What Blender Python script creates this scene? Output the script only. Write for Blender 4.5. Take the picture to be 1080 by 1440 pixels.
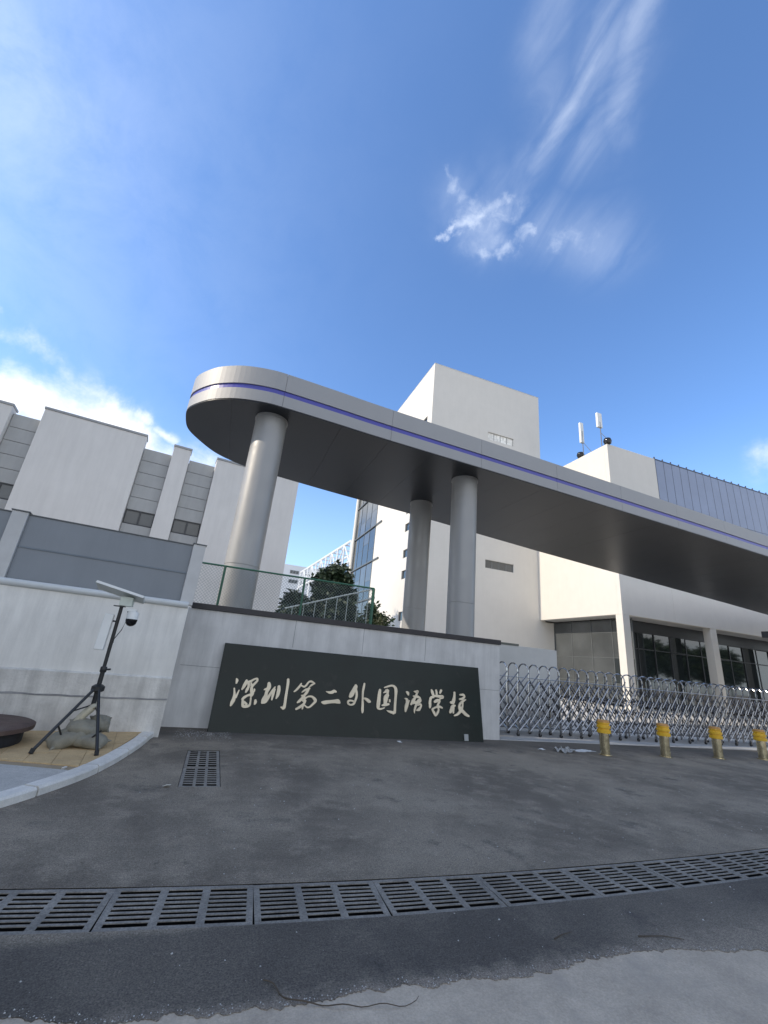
import bpy, bmesh, math, random
from mathutils import Vector, Matrix, noise as mnoise
R = math.radians
random.seed(7)
for o in list(bpy.data.objects):
    bpy.data.objects.remove(o)
sc = bpy.context.scene
col = sc.collection

# ------------------------------------------------------------------ camera
cam_d = bpy.data.cameras.new("camera"); cam = bpy.data.objects.new("camera", cam_d); col.objects.link(cam)
sc.camera = cam
pitch, roll, yaw = R(19.2), R(5.54), R(18.8)
fw = Vector((math.sin(yaw)*math.cos(pitch), math.cos(yaw)*math.cos(pitch), math.sin(pitch)))
rt0 = Vector((math.cos(yaw), -math.sin(yaw), 0)); up0 = rt0.cross(fw)
rt = rt0*math.cos(roll) + up0*math.sin(roll); up = up0*math.cos(roll) - rt0*math.sin(roll)
m = Matrix((rt, up, -fw)).transposed().to_4x4(); m.translation = (0, 0, 1.6)
cam.matrix_world = m
cam_d.sensor_fit = 'VERTICAL'; cam_d.sensor_height = 24.0; cam_d.lens = 24.0*599.5/1440.0
cam_d.clip_start = 0.05; cam_d.clip_end = 3000
sc.render.resolution_x, sc.render.resolution_y = 768, 1024

# ------------------------------------------------------------------ light
SUN_EL, SUN_AZ = R(34), R(271.0)          # azimuth clockwise from +Y
sun_dir = Vector((math.sin(SUN_AZ)*math.cos(SUN_EL), math.cos(SUN_AZ)*math.cos(SUN_EL), math.sin(SUN_EL)))
sl = bpy.data.lights.new("sun", 'SUN'); sl.energy = 2.0; sl.angle = R(0.6); sl.color = (1.0, 0.88, 0.72)
so = bpy.data.objects.new("sun", sl); col.objects.link(so); so.location = (-30, 0, 40)
so.rotation_euler = (-sun_dir).to_track_quat('-Z', 'Y').to_euler()
sc.view_settings.view_transform = 'Standard'; sc.view_settings.look = 'None'
sc.view_settings.gamma = 1.0; sc.view_settings.use_curve_mapping = False
sc.view_settings.exposure = 0.95

world = bpy.data.worlds.new("World"); sc.world = world; world.use_nodes = True
wn = world.node_tree.nodes; wl = world.node_tree.links; wn.clear()
def W(t, **k):
    n = wn.new(t)
    for a, b in k.items(): setattr(n, a, b)
    return n
def wm(op, a, b=None, c=None, clamp=False):
    n = W('ShaderNodeMath', operation=op, use_clamp=clamp)
    for i, v in enumerate((a, b, c)):
        if v is None: continue
        if isinstance(v, (int, float)): n.inputs[i].default_value = v
        else: wl.new(v, n.inputs[i])
    return n.outputs[0]
sky = W('ShaderNodeTexSky', sky_type='NISHITA', sun_disc=False, sun_elevation=SUN_EL, sun_rotation=SUN_AZ,
        altitude=0, air_density=1.0, dust_density=0.6, ozone_density=2.2)
geo = W('ShaderNodeTexCoord').outputs['Generated']
nrm = W('ShaderNodeVectorMath', operation='NORMALIZE'); wl.new(geo, nrm.inputs[0]); dv = nrm.outputs[0]
def blob(c, r, s):
    c = Vector(c).normalized()
    d = W('ShaderNodeVectorMath', operation='DISTANCE'); wl.new(dv, d.inputs[0]); d.inputs[1].default_value = c
    q = wm('DIVIDE', d.outputs['Value'], r); q = wm('MULTIPLY', q, q); q = wm('MULTIPLY', q, -1.0)
    return wm('MULTIPLY', wm('POWER', 2.718, q), s)
def total(L):
    t = None
    for b in L:
        v = blob(*b); t = v if t is None else wm('ADD', t, v)
    return t
def dotn(v):
    d = W('ShaderNodeVectorMath', operation='DOT_PRODUCT'); wl.new(dv, d.inputs[0]); d.inputs[1].default_value = v
    return d.outputs['Value']
def noise(vec, scale, detail, rough=0.55, dist=0.0):
    n = W('ShaderNodeTexNoise'); n.inputs['Scale'].default_value = scale; n.inputs['Detail'].default_value = detail
    n.inputs['Roughness'].default_value = rough; n.inputs['Distortion'].default_value = dist
    wl.new(vec, n.inputs['Vector']); return n.outputs['Fac']
def smooth(v, a, b):
    n = W('ShaderNodeMapRange', interpolation_type='SMOOTHSTEP'); wl.new(v, n.inputs['Value'])
    n.inputs['From Min'].default_value = a; n.inputs['From Max'].default_value = b; return n.outputs[0]
# cloud strokes as lines across the sky: (from, to, softness, strength)
VEIL = [((0.3361,0.1894,0.9226),(0.345,0.2342,0.9089),0.0123,0.44),((0.345,0.2342,0.9089),(0.3562,0.2912,0.8879),0.0132,0.44),((0.3562,0.2912,0.8879),(0.3609,0.3465,0.8658),0.015,0.44),((0.3609,0.3465,0.8658),(0.3522,0.4035,0.8445),0.0168,0.44),((0.3708,0.1717,0.9127),(0.3882,0.2146,0.8962),0.0145,0.33),((0.3882,0.2146,0.8962),(0.412,0.284,0.8658),0.0159,0.33),((0.412,0.284,0.8658),(0.4446,0.311,0.84),0.0185,0.33),((0.2659,0.2364,0.9346),(0.2898,0.2946,0.9106),0.0251,0.22),((0.2898,0.2946,0.9106),(0.3437,0.3515,0.8708),0.0299,0.22),((0.3574,0.26,0.8971),(0.41,0.3451,0.8443),0.0425,0.24),((0.3522,0.4035,0.8445),(0.361,0.4486,0.8176),0.029,0.26),((0.361,0.4486,0.8176),(0.4179,0.4611,0.7828),0.0299,0.26),((0.3549,0.4719,0.8071),(0.5271,0.4143,0.742),0.0383,0.24),((0.2565,0.5117,0.8199),(0.3477,0.5064,0.7891),0.0366,0.26),((0.3022,0.4411,0.8451),(0.3206,0.4902,0.8105),0.0261,0.16)]
CORE = [((0.2488,0.5574,0.7921),(0.2706,0.5351,0.8002),0.0091,0.7),((0.2706,0.5351,0.8002),(0.2987,0.5093,0.8071),0.0135,0.55),((0.2987,0.5093,0.8071),(0.3176,0.4857,0.8144),0.0126,0.55),((0.3176,0.4857,0.8144),(0.3341,0.4691,0.8175),0.0143,0.55),((0.2182,0.4773,0.8512),(0.2366,0.4936,0.8369),0.0083,0.34),((0.2366,0.4936,0.8369),(0.2671,0.5038,0.8215),0.0151,0.42),((0.2671,0.5038,0.8215),(0.3031,0.4991,0.8118),0.0157,0.42),((0.2486,0.4785,0.8421),(0.275,0.499,0.8218),0.0081,0.24),((0.2793,0.5109,0.813),(0.3549,0.4719,0.8071),0.0293,0.4),((0.3315,0.5398,0.7738),(0.366,0.5233,0.7695),0.0115,0.45),((0.366,0.5233,0.7695),(0.384,0.4986,0.7771),0.0128,0.52),((0.384,0.4986,0.7771),(0.3956,0.4713,0.7883),0.0124,0.52),((0.4444,0.4643,0.7661),(0.4374,0.448,0.7797),0.0145,0.34),((0.4374,0.448,0.7797),(0.4582,0.4389,0.7729),0.0142,0.34),((0.4582,0.4389,0.7729),(0.4834,0.4388,0.7575),0.0144,0.34),((0.4944,0.4333,0.7535),(0.4941,0.4088,0.7673),0.0161,0.28),((0.3074,0.5428,0.7816),(0.373,0.508,0.7764),0.0302,0.3),((0.38,0.4331,0.8174),(0.4096,0.4507,0.7931),0.0097,0.18),((0.3716,0.4626,0.8049),(0.4016,0.4811,0.7793),0.017,0.22)]
BANK = [((-0.4933,0.8056,0.3281),(-0.3959,0.8345,0.3833),0.0408,1.0),((-0.3959,0.8345,0.3833),(-0.3228,0.8624,0.39),0.045,1.0),((-0.3228,0.8624,0.39),(-0.2563,0.8953,0.3643),0.0488,1.0),((-0.4812,0.7698,0.4194),(-0.4092,0.7883,0.4595),0.0205,0.55),((-0.4092,0.7883,0.4595),(-0.3654,0.8123,0.4547),0.022,0.55),((-0.3654,0.8123,0.4547),(-0.3407,0.8419,0.4184),0.0223,0.55),((-0.4179,0.8067,0.4178),(-0.3725,0.8282,0.4187),0.0234,0.5),((-0.456,0.7458,0.4857),(-0.4387,0.7583,0.4823),0.0091,0.5),((-0.2899,0.8644,0.4109),(-0.2733,0.8714,0.4074),0.0122,0.55),((-0.2411,0.8776,0.4143),(-0.2181,0.8853,0.4107),0.0136,0.6),((-0.1952,0.8962,0.3984),(-0.1709,0.9026,0.3952),0.0124,0.5),((-0.6118,0.7166,0.3349),(-0.5166,0.7789,0.3556),0.0855,0.9),((-0.2734,0.9039,0.329),(-0.097,0.9276,0.3607),0.0379,0.55),((0.831,0.3923,0.3945),(0.9009,0.2543,0.3517),0.037,0.6),((0.8269,0.3188,0.4633),(0.8614,0.2161,0.4598),0.0364,0.5)]

wv = W('ShaderNodeTexNoise'); wv.inputs['Scale'].default_value = 11.0; wv.inputs['Detail'].default_value = 7.0; wv.inputs['Roughness'].default_value = .62; wl.new(dv, wv.inputs['Vector'])
def warped(amp):
    sb_ = W('ShaderNodeVectorMath', operation='SUBTRACT'); wl.new(wv.outputs['Color'], sb_.inputs[0]); sb_.inputs[1].default_value = (.5,.5,.5)
    sc_ = W('ShaderNodeVectorMath', operation='SCALE'); wl.new(sb_.outputs[0], sc_.inputs[0]); sc_.inputs['Scale'].default_value = amp
    ad = W('ShaderNodeVectorMath', operation='ADD'); wl.new(dv, ad.inputs[0]); wl.new(sc_.outputs[0], ad.inputs[1]); return ad.outputs[0]
wf = W('ShaderNodeTexNoise'); wf.inputs['Scale'].default_value = 55.0; wf.inputs['Detail'].default_value = 5.0; wf.inputs['Roughness'].default_value = .6; wl.new(dv, wf.inputs['Vector'])
def strokes(L, amp, fine=0.0):
    p = warped(amp)
    if fine:
        fs = W('ShaderNodeVectorMath', operation='SUBTRACT'); wl.new(wf.outputs['Color'], fs.inputs[0]); fs.inputs[1].default_value = (.5,.5,.5)
        fk = W('ShaderNodeVectorMath', operation='SCALE'); wl.new(fs.outputs[0], fk.inputs[0]); fk.inputs['Scale'].default_value = fine
        fa = W('ShaderNodeVectorMath', operation='ADD'); wl.new(p, fa.inputs[0]); wl.new(fk.outputs[0], fa.inputs[1]); p = fa.outputs[0]
    t_ = None
    for A, B, sg, st in L:
        A, B = Vector(A), Vector(B); AB = B-A
        u_ = W('ShaderNodeVectorMath', operation='SUBTRACT'); wl.new(p, u_.inputs[0]); u_.inputs[1].default_value = A
        d_ = W('ShaderNodeVectorMath', operation='DOT_PRODUCT'); wl.new(u_.outputs[0], d_.inputs[0]); d_.inputs[1].default_value = AB/AB.length_squared
        k_ = wm('MULTIPLY', d_.outputs['Value'], 1.0, clamp=True)
        m_ = W('ShaderNodeVectorMath', operation='SCALE'); m_.inputs[0].default_value = AB; wl.new(k_, m_.inputs['Scale'])
        q_ = W('ShaderNodeVectorMath', operation='DISTANCE'); wl.new(u_.outputs[0], q_.inputs[0]); wl.new(m_.outputs[0], q_.inputs[1])
        f_ = wm('DIVIDE', q_.outputs['Value'], sg); f_ = wm('MULTIPLY', wm('POWER', 2.718, wm('MULTIPLY', wm('MULTIPLY', f_, f_), -.6)), st)
        t_ = f_ if t_ is None else wm('MAXIMUM', t_, f_)
    return t_
fwd = dotn(Vector((.322,.947,0)))
sepz = W('ShaderNodeSeparateXYZ'); wl.new(dv, sepz.inputs[0])
bank = strokes(BANK, .05)
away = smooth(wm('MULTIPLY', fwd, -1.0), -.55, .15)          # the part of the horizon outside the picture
fill_belt = wm('MULTIPLY', wm('MULTIPLY', smooth(sepz.outputs[2], -.02, .10), wm('SUBTRACT', 1.0, smooth(sepz.outputs[2], .38, .70))), away)  # cloud belt added out of view to whiten the light in the shade
bank = wm('MAXIMUM', bank, wm('MULTIPLY', fill_belt, .85))
n1 = noise(dv, 8.0, 10.0, .64, .3)
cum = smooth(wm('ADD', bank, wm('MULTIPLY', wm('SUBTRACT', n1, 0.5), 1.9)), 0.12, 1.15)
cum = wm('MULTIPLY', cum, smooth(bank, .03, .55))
# high thin wisps, combed along the wind
a_ = Vector((.05,-.24,.10)).normalized(); f_ = Vector((.33,.38,.86)); b_ = a_.cross(f_).normalized(); c_ = a_.cross(b_)
cmb = W('ShaderNodeCombineXYZ'); wl.new(wm('MULTIPLY', dotn(a_), 3.5), cmb.inputs[0]); wl.new(wm('MULTIPLY', dotn(b_), 9.0), cmb.inputs[1]); wl.new(wm('MULTIPLY', dotn(c_), 6.0), cmb.inputs[2])
n2 = noise(cmb.outputs[0], 1.6, 7.0, .55, .6)
veil = strokes(VEIL, .05)
vis = wm('MULTIPLY', wm('MULTIPLY', veil, smooth(n2, .18, .78)), .85)
over = smooth(wm('MULTIPLY', fwd, -1.0), -.16, .22)     # veil added overhead and behind, out of view, to lighten the shade
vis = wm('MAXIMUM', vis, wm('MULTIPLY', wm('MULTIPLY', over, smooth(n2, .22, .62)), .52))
glow = wm('MULTIPLY', wm('ADD', blob((-.60,.52,.62), .46, .20), blob((-.43,.545,.72), .12, .14)), smooth(n1, .1, .75))
core = strokes(CORE, .040, .034)
n3 = noise(dv, 30.0, 8.0, .62, .5)
cr = smooth(wm('ADD', core, wm('MULTIPLY', wm('SUBTRACT', n3, .5), .9)), .12, 1.25)
cr = wm('MULTIPLY', wm('MULTIPLY', cr, smooth(core, .02, .4)), .70)
low = wm('MULTIPLY', wm('SUBTRACT', 1.0, smooth(sepz.outputs[2], .02, .50)), .24)      # paler air towards the horizon
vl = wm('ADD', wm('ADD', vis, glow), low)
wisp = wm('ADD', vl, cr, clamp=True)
mx = W('ShaderNodeMix', data_type='RGBA'); wl.new(sky.outputs[0], mx.inputs['A'])
tint = W('ShaderNodeMix', data_type='RGBA', blend_type='MULTIPLY'); tint.inputs['Factor'].default_value = 1.0
wl.new(sky.outputs[0], tint.inputs['A']); tint.inputs['B'].default_value = (.72, .90, 1.10, 1)
wl.new(tint.outputs['Result'], mx.inputs['A']); mx.inputs['B'].default_value = (4.6, 5.0, 5.6, 1); wl.new(wisp, mx.inputs['Factor'])
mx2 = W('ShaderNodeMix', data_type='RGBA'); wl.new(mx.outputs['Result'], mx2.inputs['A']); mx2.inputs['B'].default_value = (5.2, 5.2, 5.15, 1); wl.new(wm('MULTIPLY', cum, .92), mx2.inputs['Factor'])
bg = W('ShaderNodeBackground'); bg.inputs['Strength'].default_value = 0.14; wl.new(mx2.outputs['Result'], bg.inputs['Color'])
wo = W('ShaderNodeOutputWorld'); wl.new(bg.outputs[0], wo.inputs[0])

# ------------------------------------------------------------------ materials
MATS = {}
def mat(name, rgb, rough=.7, metal=0.0, var=.12, scale=3.0, bump=0.0, bscale=60.0, streak=0.0, stain=None, spec=None, coat=0.0, ior=None, speck=0.0):
    """principled material: base colour broken by two noises, optional vertical dirt streaks, stains and relief"""
    if name in MATS: return MATS[name]
    M = bpy.data.materials.new(name); M.use_nodes = True; nt = M.node_tree; N = nt.nodes; L = nt.links
    p = N['Principled BSDF']; p.inputs['Roughness'].default_value = rough; p.inputs['Metallic'].default_value = metal
    if spec is not None: p.inputs['Specular IOR Level'].default_value = spec
    if ior: p.inputs['IOR'].default_value = ior
    if coat: p.inputs['Coat Weight'].default_value = coat; p.inputs['Coat Roughness'].default_value = .15
    tc = N.new('ShaderNodeTexCoord').outputs['Object']
    g = N.new('ShaderNodeNewGeometry').outputs['Position']
    def nz(s, d, vec=g, r=.6):
        n = N.new('ShaderNodeTexNoise'); n.inputs['Scale'].default_value = s; n.inputs['Detail'].default_value = d; n.inputs['Roughness'].default_value = r
        L.new(vec, n.inputs['Vector']); return n.outputs['Fac']
    def rng(v, a, b, lo, hi):
        n = N.new('ShaderNodeMapRange'); L.new(v, n.inputs[0]); n.inputs[1].default_value = a; n.inputs[2].default_value = b
        n.inputs[3].default_value = lo; n.inputs[4].default_value = hi; return n.outputs[0]
    def mul(c, f):
        n = N.new('ShaderNodeVectorMath'); n.operation = 'SCALE'; L.new(c, n.inputs[0]); L.new(f, n.inputs['Scale']); return n.outputs[0]
    base = N.new('ShaderNodeRGB'); base.outputs[0].default_value = (*rgb, 1); c = base.outputs[0]
    if var:
        c = mul(c, rng(nz(scale, 6), .3, .7, 1-var, 1+var))
        c = mul(c, rng(nz(scale*.17, 3), .3, .7, 1-var*.8, 1+var*.8))
    if speck:
        c = mul(c, rng(nz(75, 4, g, .75), .3, .7, 1-speck, 1+speck)); c = mul(c, rng(nz(19, 3), .3, .7, 1-speck*.35, 1+speck*.35))
    if streak:
        mp = N.new('ShaderNodeMapping'); mp.inputs['Scale'].default_value = (2.1, 2.1, .22); L.new(g, mp.inputs[0])
        c = mul(c, rng(nz(1.6, 7, mp.outputs[0], .7), .38, .68, 1.0+streak*.25, 1-streak))
    if stain:
        srgb, lo, hi, ss = stain
        mixn = N.new('ShaderNodeMix'); mixn.data_type = 'RGBA'; L.new(rng(nz(ss, 8, g, .65), lo, hi, 0, 1), mixn.inputs['Factor'])
        L.new(c, mixn.inputs['A']); mixn.inputs['B'].default_value = (*srgb, 1); c = mixn.outputs['Result']
    L.new(c, p.inputs['Base Color'])
    if rough < .9 and metal > .2:
        L.new(rng(nz(scale*2, 5), .3, .7, rough*.75, min(1, rough*1.3)), p.inputs['Roughness'])
    if bump:
        b = N.new('ShaderNodeBump'); b.inputs['Strength'].default_value = bump; b.inputs['Distance'].default_value = .02
        L.new(nz(bscale, 6, g, .65), b.inputs['Height']); L.new(b.outputs[0], p.inputs['Normal'])
    MATS[name] = M; return M

white_wall = mat('white_wall_paint', (.66,.632,.58), .85, var=.02, scale=1.2, streak=.02, bump=.04, bscale=40)
pale_wall = mat('pale_grey_wall_paint', (.62,.605,.58), .85, var=.03, scale=.8, streak=.06)
grey_span = mat('grey_spandrel_paint', (.37,.375,.37), .75, var=.05, scale=1.0, streak=.08)
trim_grey = mat('dark_trim_metal', (.10,.11,.115), .5, var=.08)
frame_dark = mat('dark_window_frame', (.035,.038,.042), .45, var=.1)
glass_dark = mat('dark_window_glass', (.018,.024,.026), .04, var=.2, scale=.7, ior=1.75)
glass_grey = mat('grey_window_glass', (.075,.082,.085), .08, var=.25, scale=.6, ior=1.6)
glass_blue = mat('blue_spandrel_glass', (.19,.245,.37), .20, var=.07, scale=.5, ior=1.5)
fin_metal = mat('dark_fin_metal', (.055,.075,.11), .4, metal=.3, var=.08)
fascia_m = mat('brushed_silver_fascia', (.33,.33,.33), .52, metal=.15, var=.02, scale=1.5)
stripe_m = mat('violet_strip_acrylic', (.065,.068,.37), .3, var=.06)
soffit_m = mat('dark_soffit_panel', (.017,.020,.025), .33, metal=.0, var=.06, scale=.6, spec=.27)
column_m = mat('silver_column_cladding', (.33,.33,.325), .46, metal=.22, var=.03, scale=1.0)
conc_wall = mat('fair_faced_concrete', (.58,.575,.56), .85, var=.08, scale=2.2, streak=.2, bump=.15, bscale=35)
plaster = mat('painted_plaster', (.75,.735,.69), .85, var=.08, scale=1.4, streak=.17, bump=.1, bscale=25)
rough_conc = mat('rough_concrete_base', (.66,.64,.595), .92, var=.16, scale=3.0, streak=.28, bump=.5, bscale=22)
cap_dark = mat('dark_coping_stone', (.022,.02,.024), .45, var=.2)
panel_stone = mat('dark_green_granite', (.0068,.0140,.0128), .27, spec=.27, var=.22, scale=1.2, speck=.10, stain=((.03,.03,.028), .60, .80, 2.2))
letter_m = mat('aged_brass_lettering', (.62,.545,.41), .40, metal=.35, var=.12, scale=5)
def make_asphalt():
    M = bpy.data.materials.new('old_asphalt'); M.use_nodes = True; N = M.node_tree.nodes; L = M.node_tree.links; p = N['Principled BSDF']
    g = N.new('ShaderNodeNewGeometry').outputs['Position']
    def nz(sc_, d, r=.6, v=g):
        n = N.new('ShaderNodeTexNoise'); n.inputs['Scale'].default_value = sc_; n.inputs['Detail'].default_value = d; n.inputs['Roughness'].default_value = r; L.new(v, n.inputs['Vector']); return n.outputs['Fac']
    def rg(v, a, b, lo=0.0, hi=1.0, sm=True):
        n = N.new('ShaderNodeMapRange'); n.interpolation_type = 'SMOOTHSTEP' if sm else 'LINEAR'; L.new(v, n.inputs[0])
        for i, q in enumerate((a, b, lo, hi)): n.inputs[i+1].default_value = q
        return n.outputs[0]
    def mt(op, a, b):
        n = N.new('ShaderNodeMath'); n.operation = op
        for i, v in enumerate((a, b)):
            if isinstance(v, (int, float)): n.inputs[i].default_value = v
            else: L.new(v, n.inputs[i])
        return n.outputs[0]
    def mixc(f, a, b):
        n = N.new('ShaderNodeMix'); n.data_type = 'RGBA'; L.new(f, n.inputs['Factor'])
        for k, v in (('A', a), ('B', b)):
            if isinstance(v, tuple): n.inputs[k].default_value = (*v, 1)
            else: L.new(v, n.inputs[k])
        return n.outputs['Result']
    c = mixc(rg(nz(.55, 5, .62), .36, .64), (.135,.114,.088), (.255,.217,.165))
    c = mixc(rg(nz(2.3, 6, .65), .45, .72, 0, .75), c, (.30,.255,.195))
    c = mixc(rg(nz(1.1, 7, .7), .55, .72, 0, .8), c, (.050,.047,.043))
    c = mixc(rg(nz(3.7, 5, .7), .62, .72, 0, .55), c, (.055,.05,.045))
    xyz = N.new('ShaderNodeSeparateXYZ'); L.new(g, xyz.inputs[0]); y = xyz.outputs[1]; x = xyz.outputs[0]
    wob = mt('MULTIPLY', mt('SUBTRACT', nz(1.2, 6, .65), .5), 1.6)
    c = mixc(mt('MULTIPLY', rg(mt('ADD', y, wob), 8.5, 9.6), .62), c, (.052,.047,.042))           # darker band along the wall foot
    wob2 = mt('MULTIPLY', mt('SUBTRACT', nz(7, 7, .7), .5), .42)
    wob3 = mt('MULTIPLY', mt('SUBTRACT', nz(3, 5, .6), .5), .12)
    c = mixc(mt('MULTIPLY', rg(mt('ADD', y, wob3), 3.42, 3.30), .62), c, (.050,.047,.045))           # newer, darker strip between drain and road
    c = mixc(mt('MULTIPLY', rg(mt('ADD', y, wob2), 2.80, 2.58), .55), c, (.38,.32,.25))           # cement dust along the broken edge
    c = mixc(mt('MULTIPLY', mt('MULTIPLY', rg(mt('ADD', x, wob), 2.6, 3.8), rg(mt('ADD', y, wob2), 3.05, 2.60)), .7), c, (.235,.20,.155))     # dusty tongue on the right
    grain = mt('MULTIPLY', rg(nz(95, 3, .8), .28, .72, .32, 1.75, False), rg(nz(34, 3, .7), .3, .7, .78, 1.22, False))
    sc2 = N.new('ShaderNodeVectorMath'); sc2.operation = 'SCALE'; L.new(c, sc2.inputs[0]); L.new(grain, sc2.inputs['Scale'])
    chips = rg(nz(58, 2, .5), .735, .76, 0, .8)
    L.new(mixc(chips, sc2.outputs[0], (.36,.34,.30)), p.inputs['Base Color']); p.inputs['Roughness'].default_value = .93
    bp = N.new('ShaderNodeBump'); bp.inputs['Strength'].default_value = .9; bp.inputs['Distance'].default_value = .012; L.new(nz(85, 5, .75), bp.inputs['Height']); L.new(bp.outputs[0], p.inputs['Normal'])
    return M
asphalt_m = make_asphalt()
concrete_road = mat('worn_concrete_road', (.47,.395,.305), .95, var=.16, scale=2.5, bump=.6, bscale=60, speck=.16, stain=((.36,.31,.25), .5, .75, 2.6))
kerb_m = mat('kerb_granite', (.66,.63,.57), .85, var=.12, scale=4, speck=.12, bump=.25, bscale=70)
tan_m = mat('tan_paving', (.50,.355,.185), .9, var=.14, scale=3, speck=.2, bump=.2, bscale=60)
greypave_m = mat('blue_grey_paving', (.42,.405,.37), .9, var=.10, scale=3, speck=.25, bump=.3, bscale=90)
campus_m = mat('campus_concrete', (.56,.545,.51), .9, var=.10, scale=1.2, speck=.1)
track_m = mat('gate_track_concrete', (.37,.365,.35), .85, var=.14, scale=2, speck=.1)
iron_m = mat('cast_iron_grate', (.20,.185,.16), .88, metal=0, var=.22, scale=6, speck=.4, bump=.3, bscale=120)
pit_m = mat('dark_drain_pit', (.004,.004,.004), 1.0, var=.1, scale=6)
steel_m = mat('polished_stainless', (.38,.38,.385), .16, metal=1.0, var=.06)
steel_dk = mat('shaded_stainless_bar', (.15,.15,.16), .25, metal=1.0, var=.08)  # darker copy of the stainless, shade of inner and rear bars in its colour
rubber = mat('black_rubber', (.02,.02,.02), .8, var=.1)
yellow_m = mat('yellow_bollard_paint', (.74,.44,.03), .42, var=.10, scale=9)
bollard_m = mat('brushed_bollard_steel', (.66,.57,.38), .22, metal=1.0, var=.08, scale=6)
fence_m = mat('blue_grey_fence_board', (.215,.235,.255), .55, var=.05, scale=1, streak=.06)
post_m = mat('pale_fence_post', (.50,.50,.49), .6, var=.08)
green_frame = mat('dark_green_steel', (.025,.11,.065), .45, var=.1)
wire_m = mat('green_wire', (.30,.34,.33), .5, metal=.5, var=.1)
rail_m = mat('pale_handrail', (.42,.46,.44), .4, metal=.5, var=.08)
truss_m = mat('white_truss_paint', (.68,.70,.71), .6, var=.06)
leaf_dk = mat('dark_leaf', (.022,.042,.018), .6, var=.45, scale=1.7)
leaf_md = mat('mid_leaf', (.045,.075,.025), .55, var=.45, scale=2.2)
leaf_lt = mat('olive_leaf', (.085,.095,.045), .5, var=.35, scale=6)
bark = mat('bark', (.07,.055,.04), .9, var=.3, scale=6, bump=.5)
black_m = mat('black_tripod_paint', (.014,.015,.016), .4, var=.15)
whiteplas = mat('white_plastic', (.72,.73,.71), .4, var=.04)
solar_top = mat('solar_cell', (.01,.016,.04), .12, var=.2)
solar_back = mat('solar_back_sheet', (.50,.53,.51), .5, var=.06)
dome_m = mat('black_dome', (.006,.006,.007), .08, var=.1)
bag_m = mat('grey_woven_sack', (.25,.235,.185), .95, var=.18, scale=8, bump=.5, bscale=90)
bag_tan = mat('pale_straw_sack', (.47,.43,.32), .9, var=.18, scale=8, bump=.5, bscale=60)
rust_m = mat('rust_brown_lid', (.085,.055,.045), .85, var=.30, scale=5, bump=.6, bscale=40, stain=((.13,.10,.08), .5, .7, 3))
drum_m = mat('dark_drum_side', (.02,.021,.026), .8, var=.3, scale=5)  # shadow under the lid put into the dark body colour
paper_m = mat('white_litter_paper', (.62,.62,.60), .9, var=.1, scale=10)
grit_m = mat('pale_grit', (.45,.44,.42), .95, var=.2, scale=20)
twig_m = mat('dry_stalk', (.085,.065,.045), .9, var=.2)
far_wall = mat('far_white_wall', (.66,.67,.68), .9, var=.04, scale=.2)

# ------------------------------------------------------------------ helpers
class MB:
    def __init__(s): s.v = []; s.f = []
    def quad(s, *p):
        i = len(s.v); s.v += [tuple(q) for q in p]; s.f.append(tuple(range(i, i+len(p)))); return s
    def box(s, x0, x1, y0, y1, z0, z1):
        i = len(s.v)
        s.v += [(x0,y0,z0),(x1,y0,z0),(x1,y1,z0),(x0,y1,z0),(x0,y0,z1),(x1,y0,z1),(x1,y1,z1),(x0,y1,z1)]
        s.f += [tuple(i+k for k in q) for q in ((0,3,2,1),(4,5,6,7),(0,1,5,4),(1,2,6,5),(2,3,7,6),(3,0,4,7))]; return s
    def tube(s, pts, r, n=8, r2=None, cap=True):
        pts = [Vector(p) for p in pts]; rings = []
        for k, p in enumerate(pts):
            t = (pts[min(k+1, len(pts)-1)] - pts[max(k-1, 0)]).normalized()
            a = t.cross(Vector((0,0,1)) if abs(t.z) < .95 else Vector((1,0,0))).normalized(); b = t.cross(a)
            rr = r if r2 is None else r + (r2-r)*k/(len(pts)-1)
            i = len(s.v); rings.append(i)
            s.v += [tuple(p + a*math.cos(2*math.pi*j/n)*rr + b*math.sin(2*math.pi*j/n)*rr) for j in range(n)]
        for i, j in zip(rings, rings[1:]):
            s.f += [(i+q, i+(q+1) % n, j+(q+1) % n, j+q) for q in range(n)]
        if cap:
            s.f.append(tuple(rings[0]+q for q in range(n))[::-1]); s.f.append(tuple(rings[-1]+q for q in range(n)))
        return s
    def lathe(s, prof, n=24, c=(0,0)):
        rings = []
        for r, z in prof:
            i = len(s.v); rings.append(i)
            s.v += [(c[0]+r*math.cos(2*math.pi*k/n), c[1]+r*math.sin(2*math.pi*k/n), z) for k in range(n)]
        for i, j in zip(rings, rings[1:]):
            s.f += [(i+q, i+(q+1) % n, j+(q+1) % n, j+q) for q in range(n)]
        s.f.append(tuple(rings[0]+q for q in range(n))[::-1]); s.f.append(tuple(rings[-1]+q for q in range(n)))
        return s
    def prism(s, poly, z0, z1):
        n = len(poly); i = len(s.v)
        s.v += [(x, y, z0) for x, y in poly] + [(x, y, z1) for x, y in poly]
        s.f += [(i+k, i+(k+1) % n, i+n+(k+1) % n, i+n+k) for k in range(n)]
        s.f.append(tuple(i+n+k for k in range(n))); s.f.append(tuple(i+n-1-k for k in range(n))); return s
    def mesh(s, name, smooth=False, recalc=True):
        me = bpy.data.meshes.new(name); me.from_pydata(s.v, [], s.f)
        if recalc:
            bm = bmesh.new(); bm.from_mesh(me); bmesh.ops.recalc_face_normals(bm, faces=bm.faces); bm.to_mesh(me); bm.free()
        if smooth:
            for p in me.polygons: p.use_smooth = True
            try: me.set_sharp_from_angle(angle=R(40))
            except Exception: pass
        me.update(); return me
    def build(s, name, m_, parent=None, smooth=False, bevel=0.0, loc=None, rot=None, recalc=True):
        return piece(name, s.mesh(name, smooth, recalc), m_, parent, loc, rot, bevel)
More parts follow.
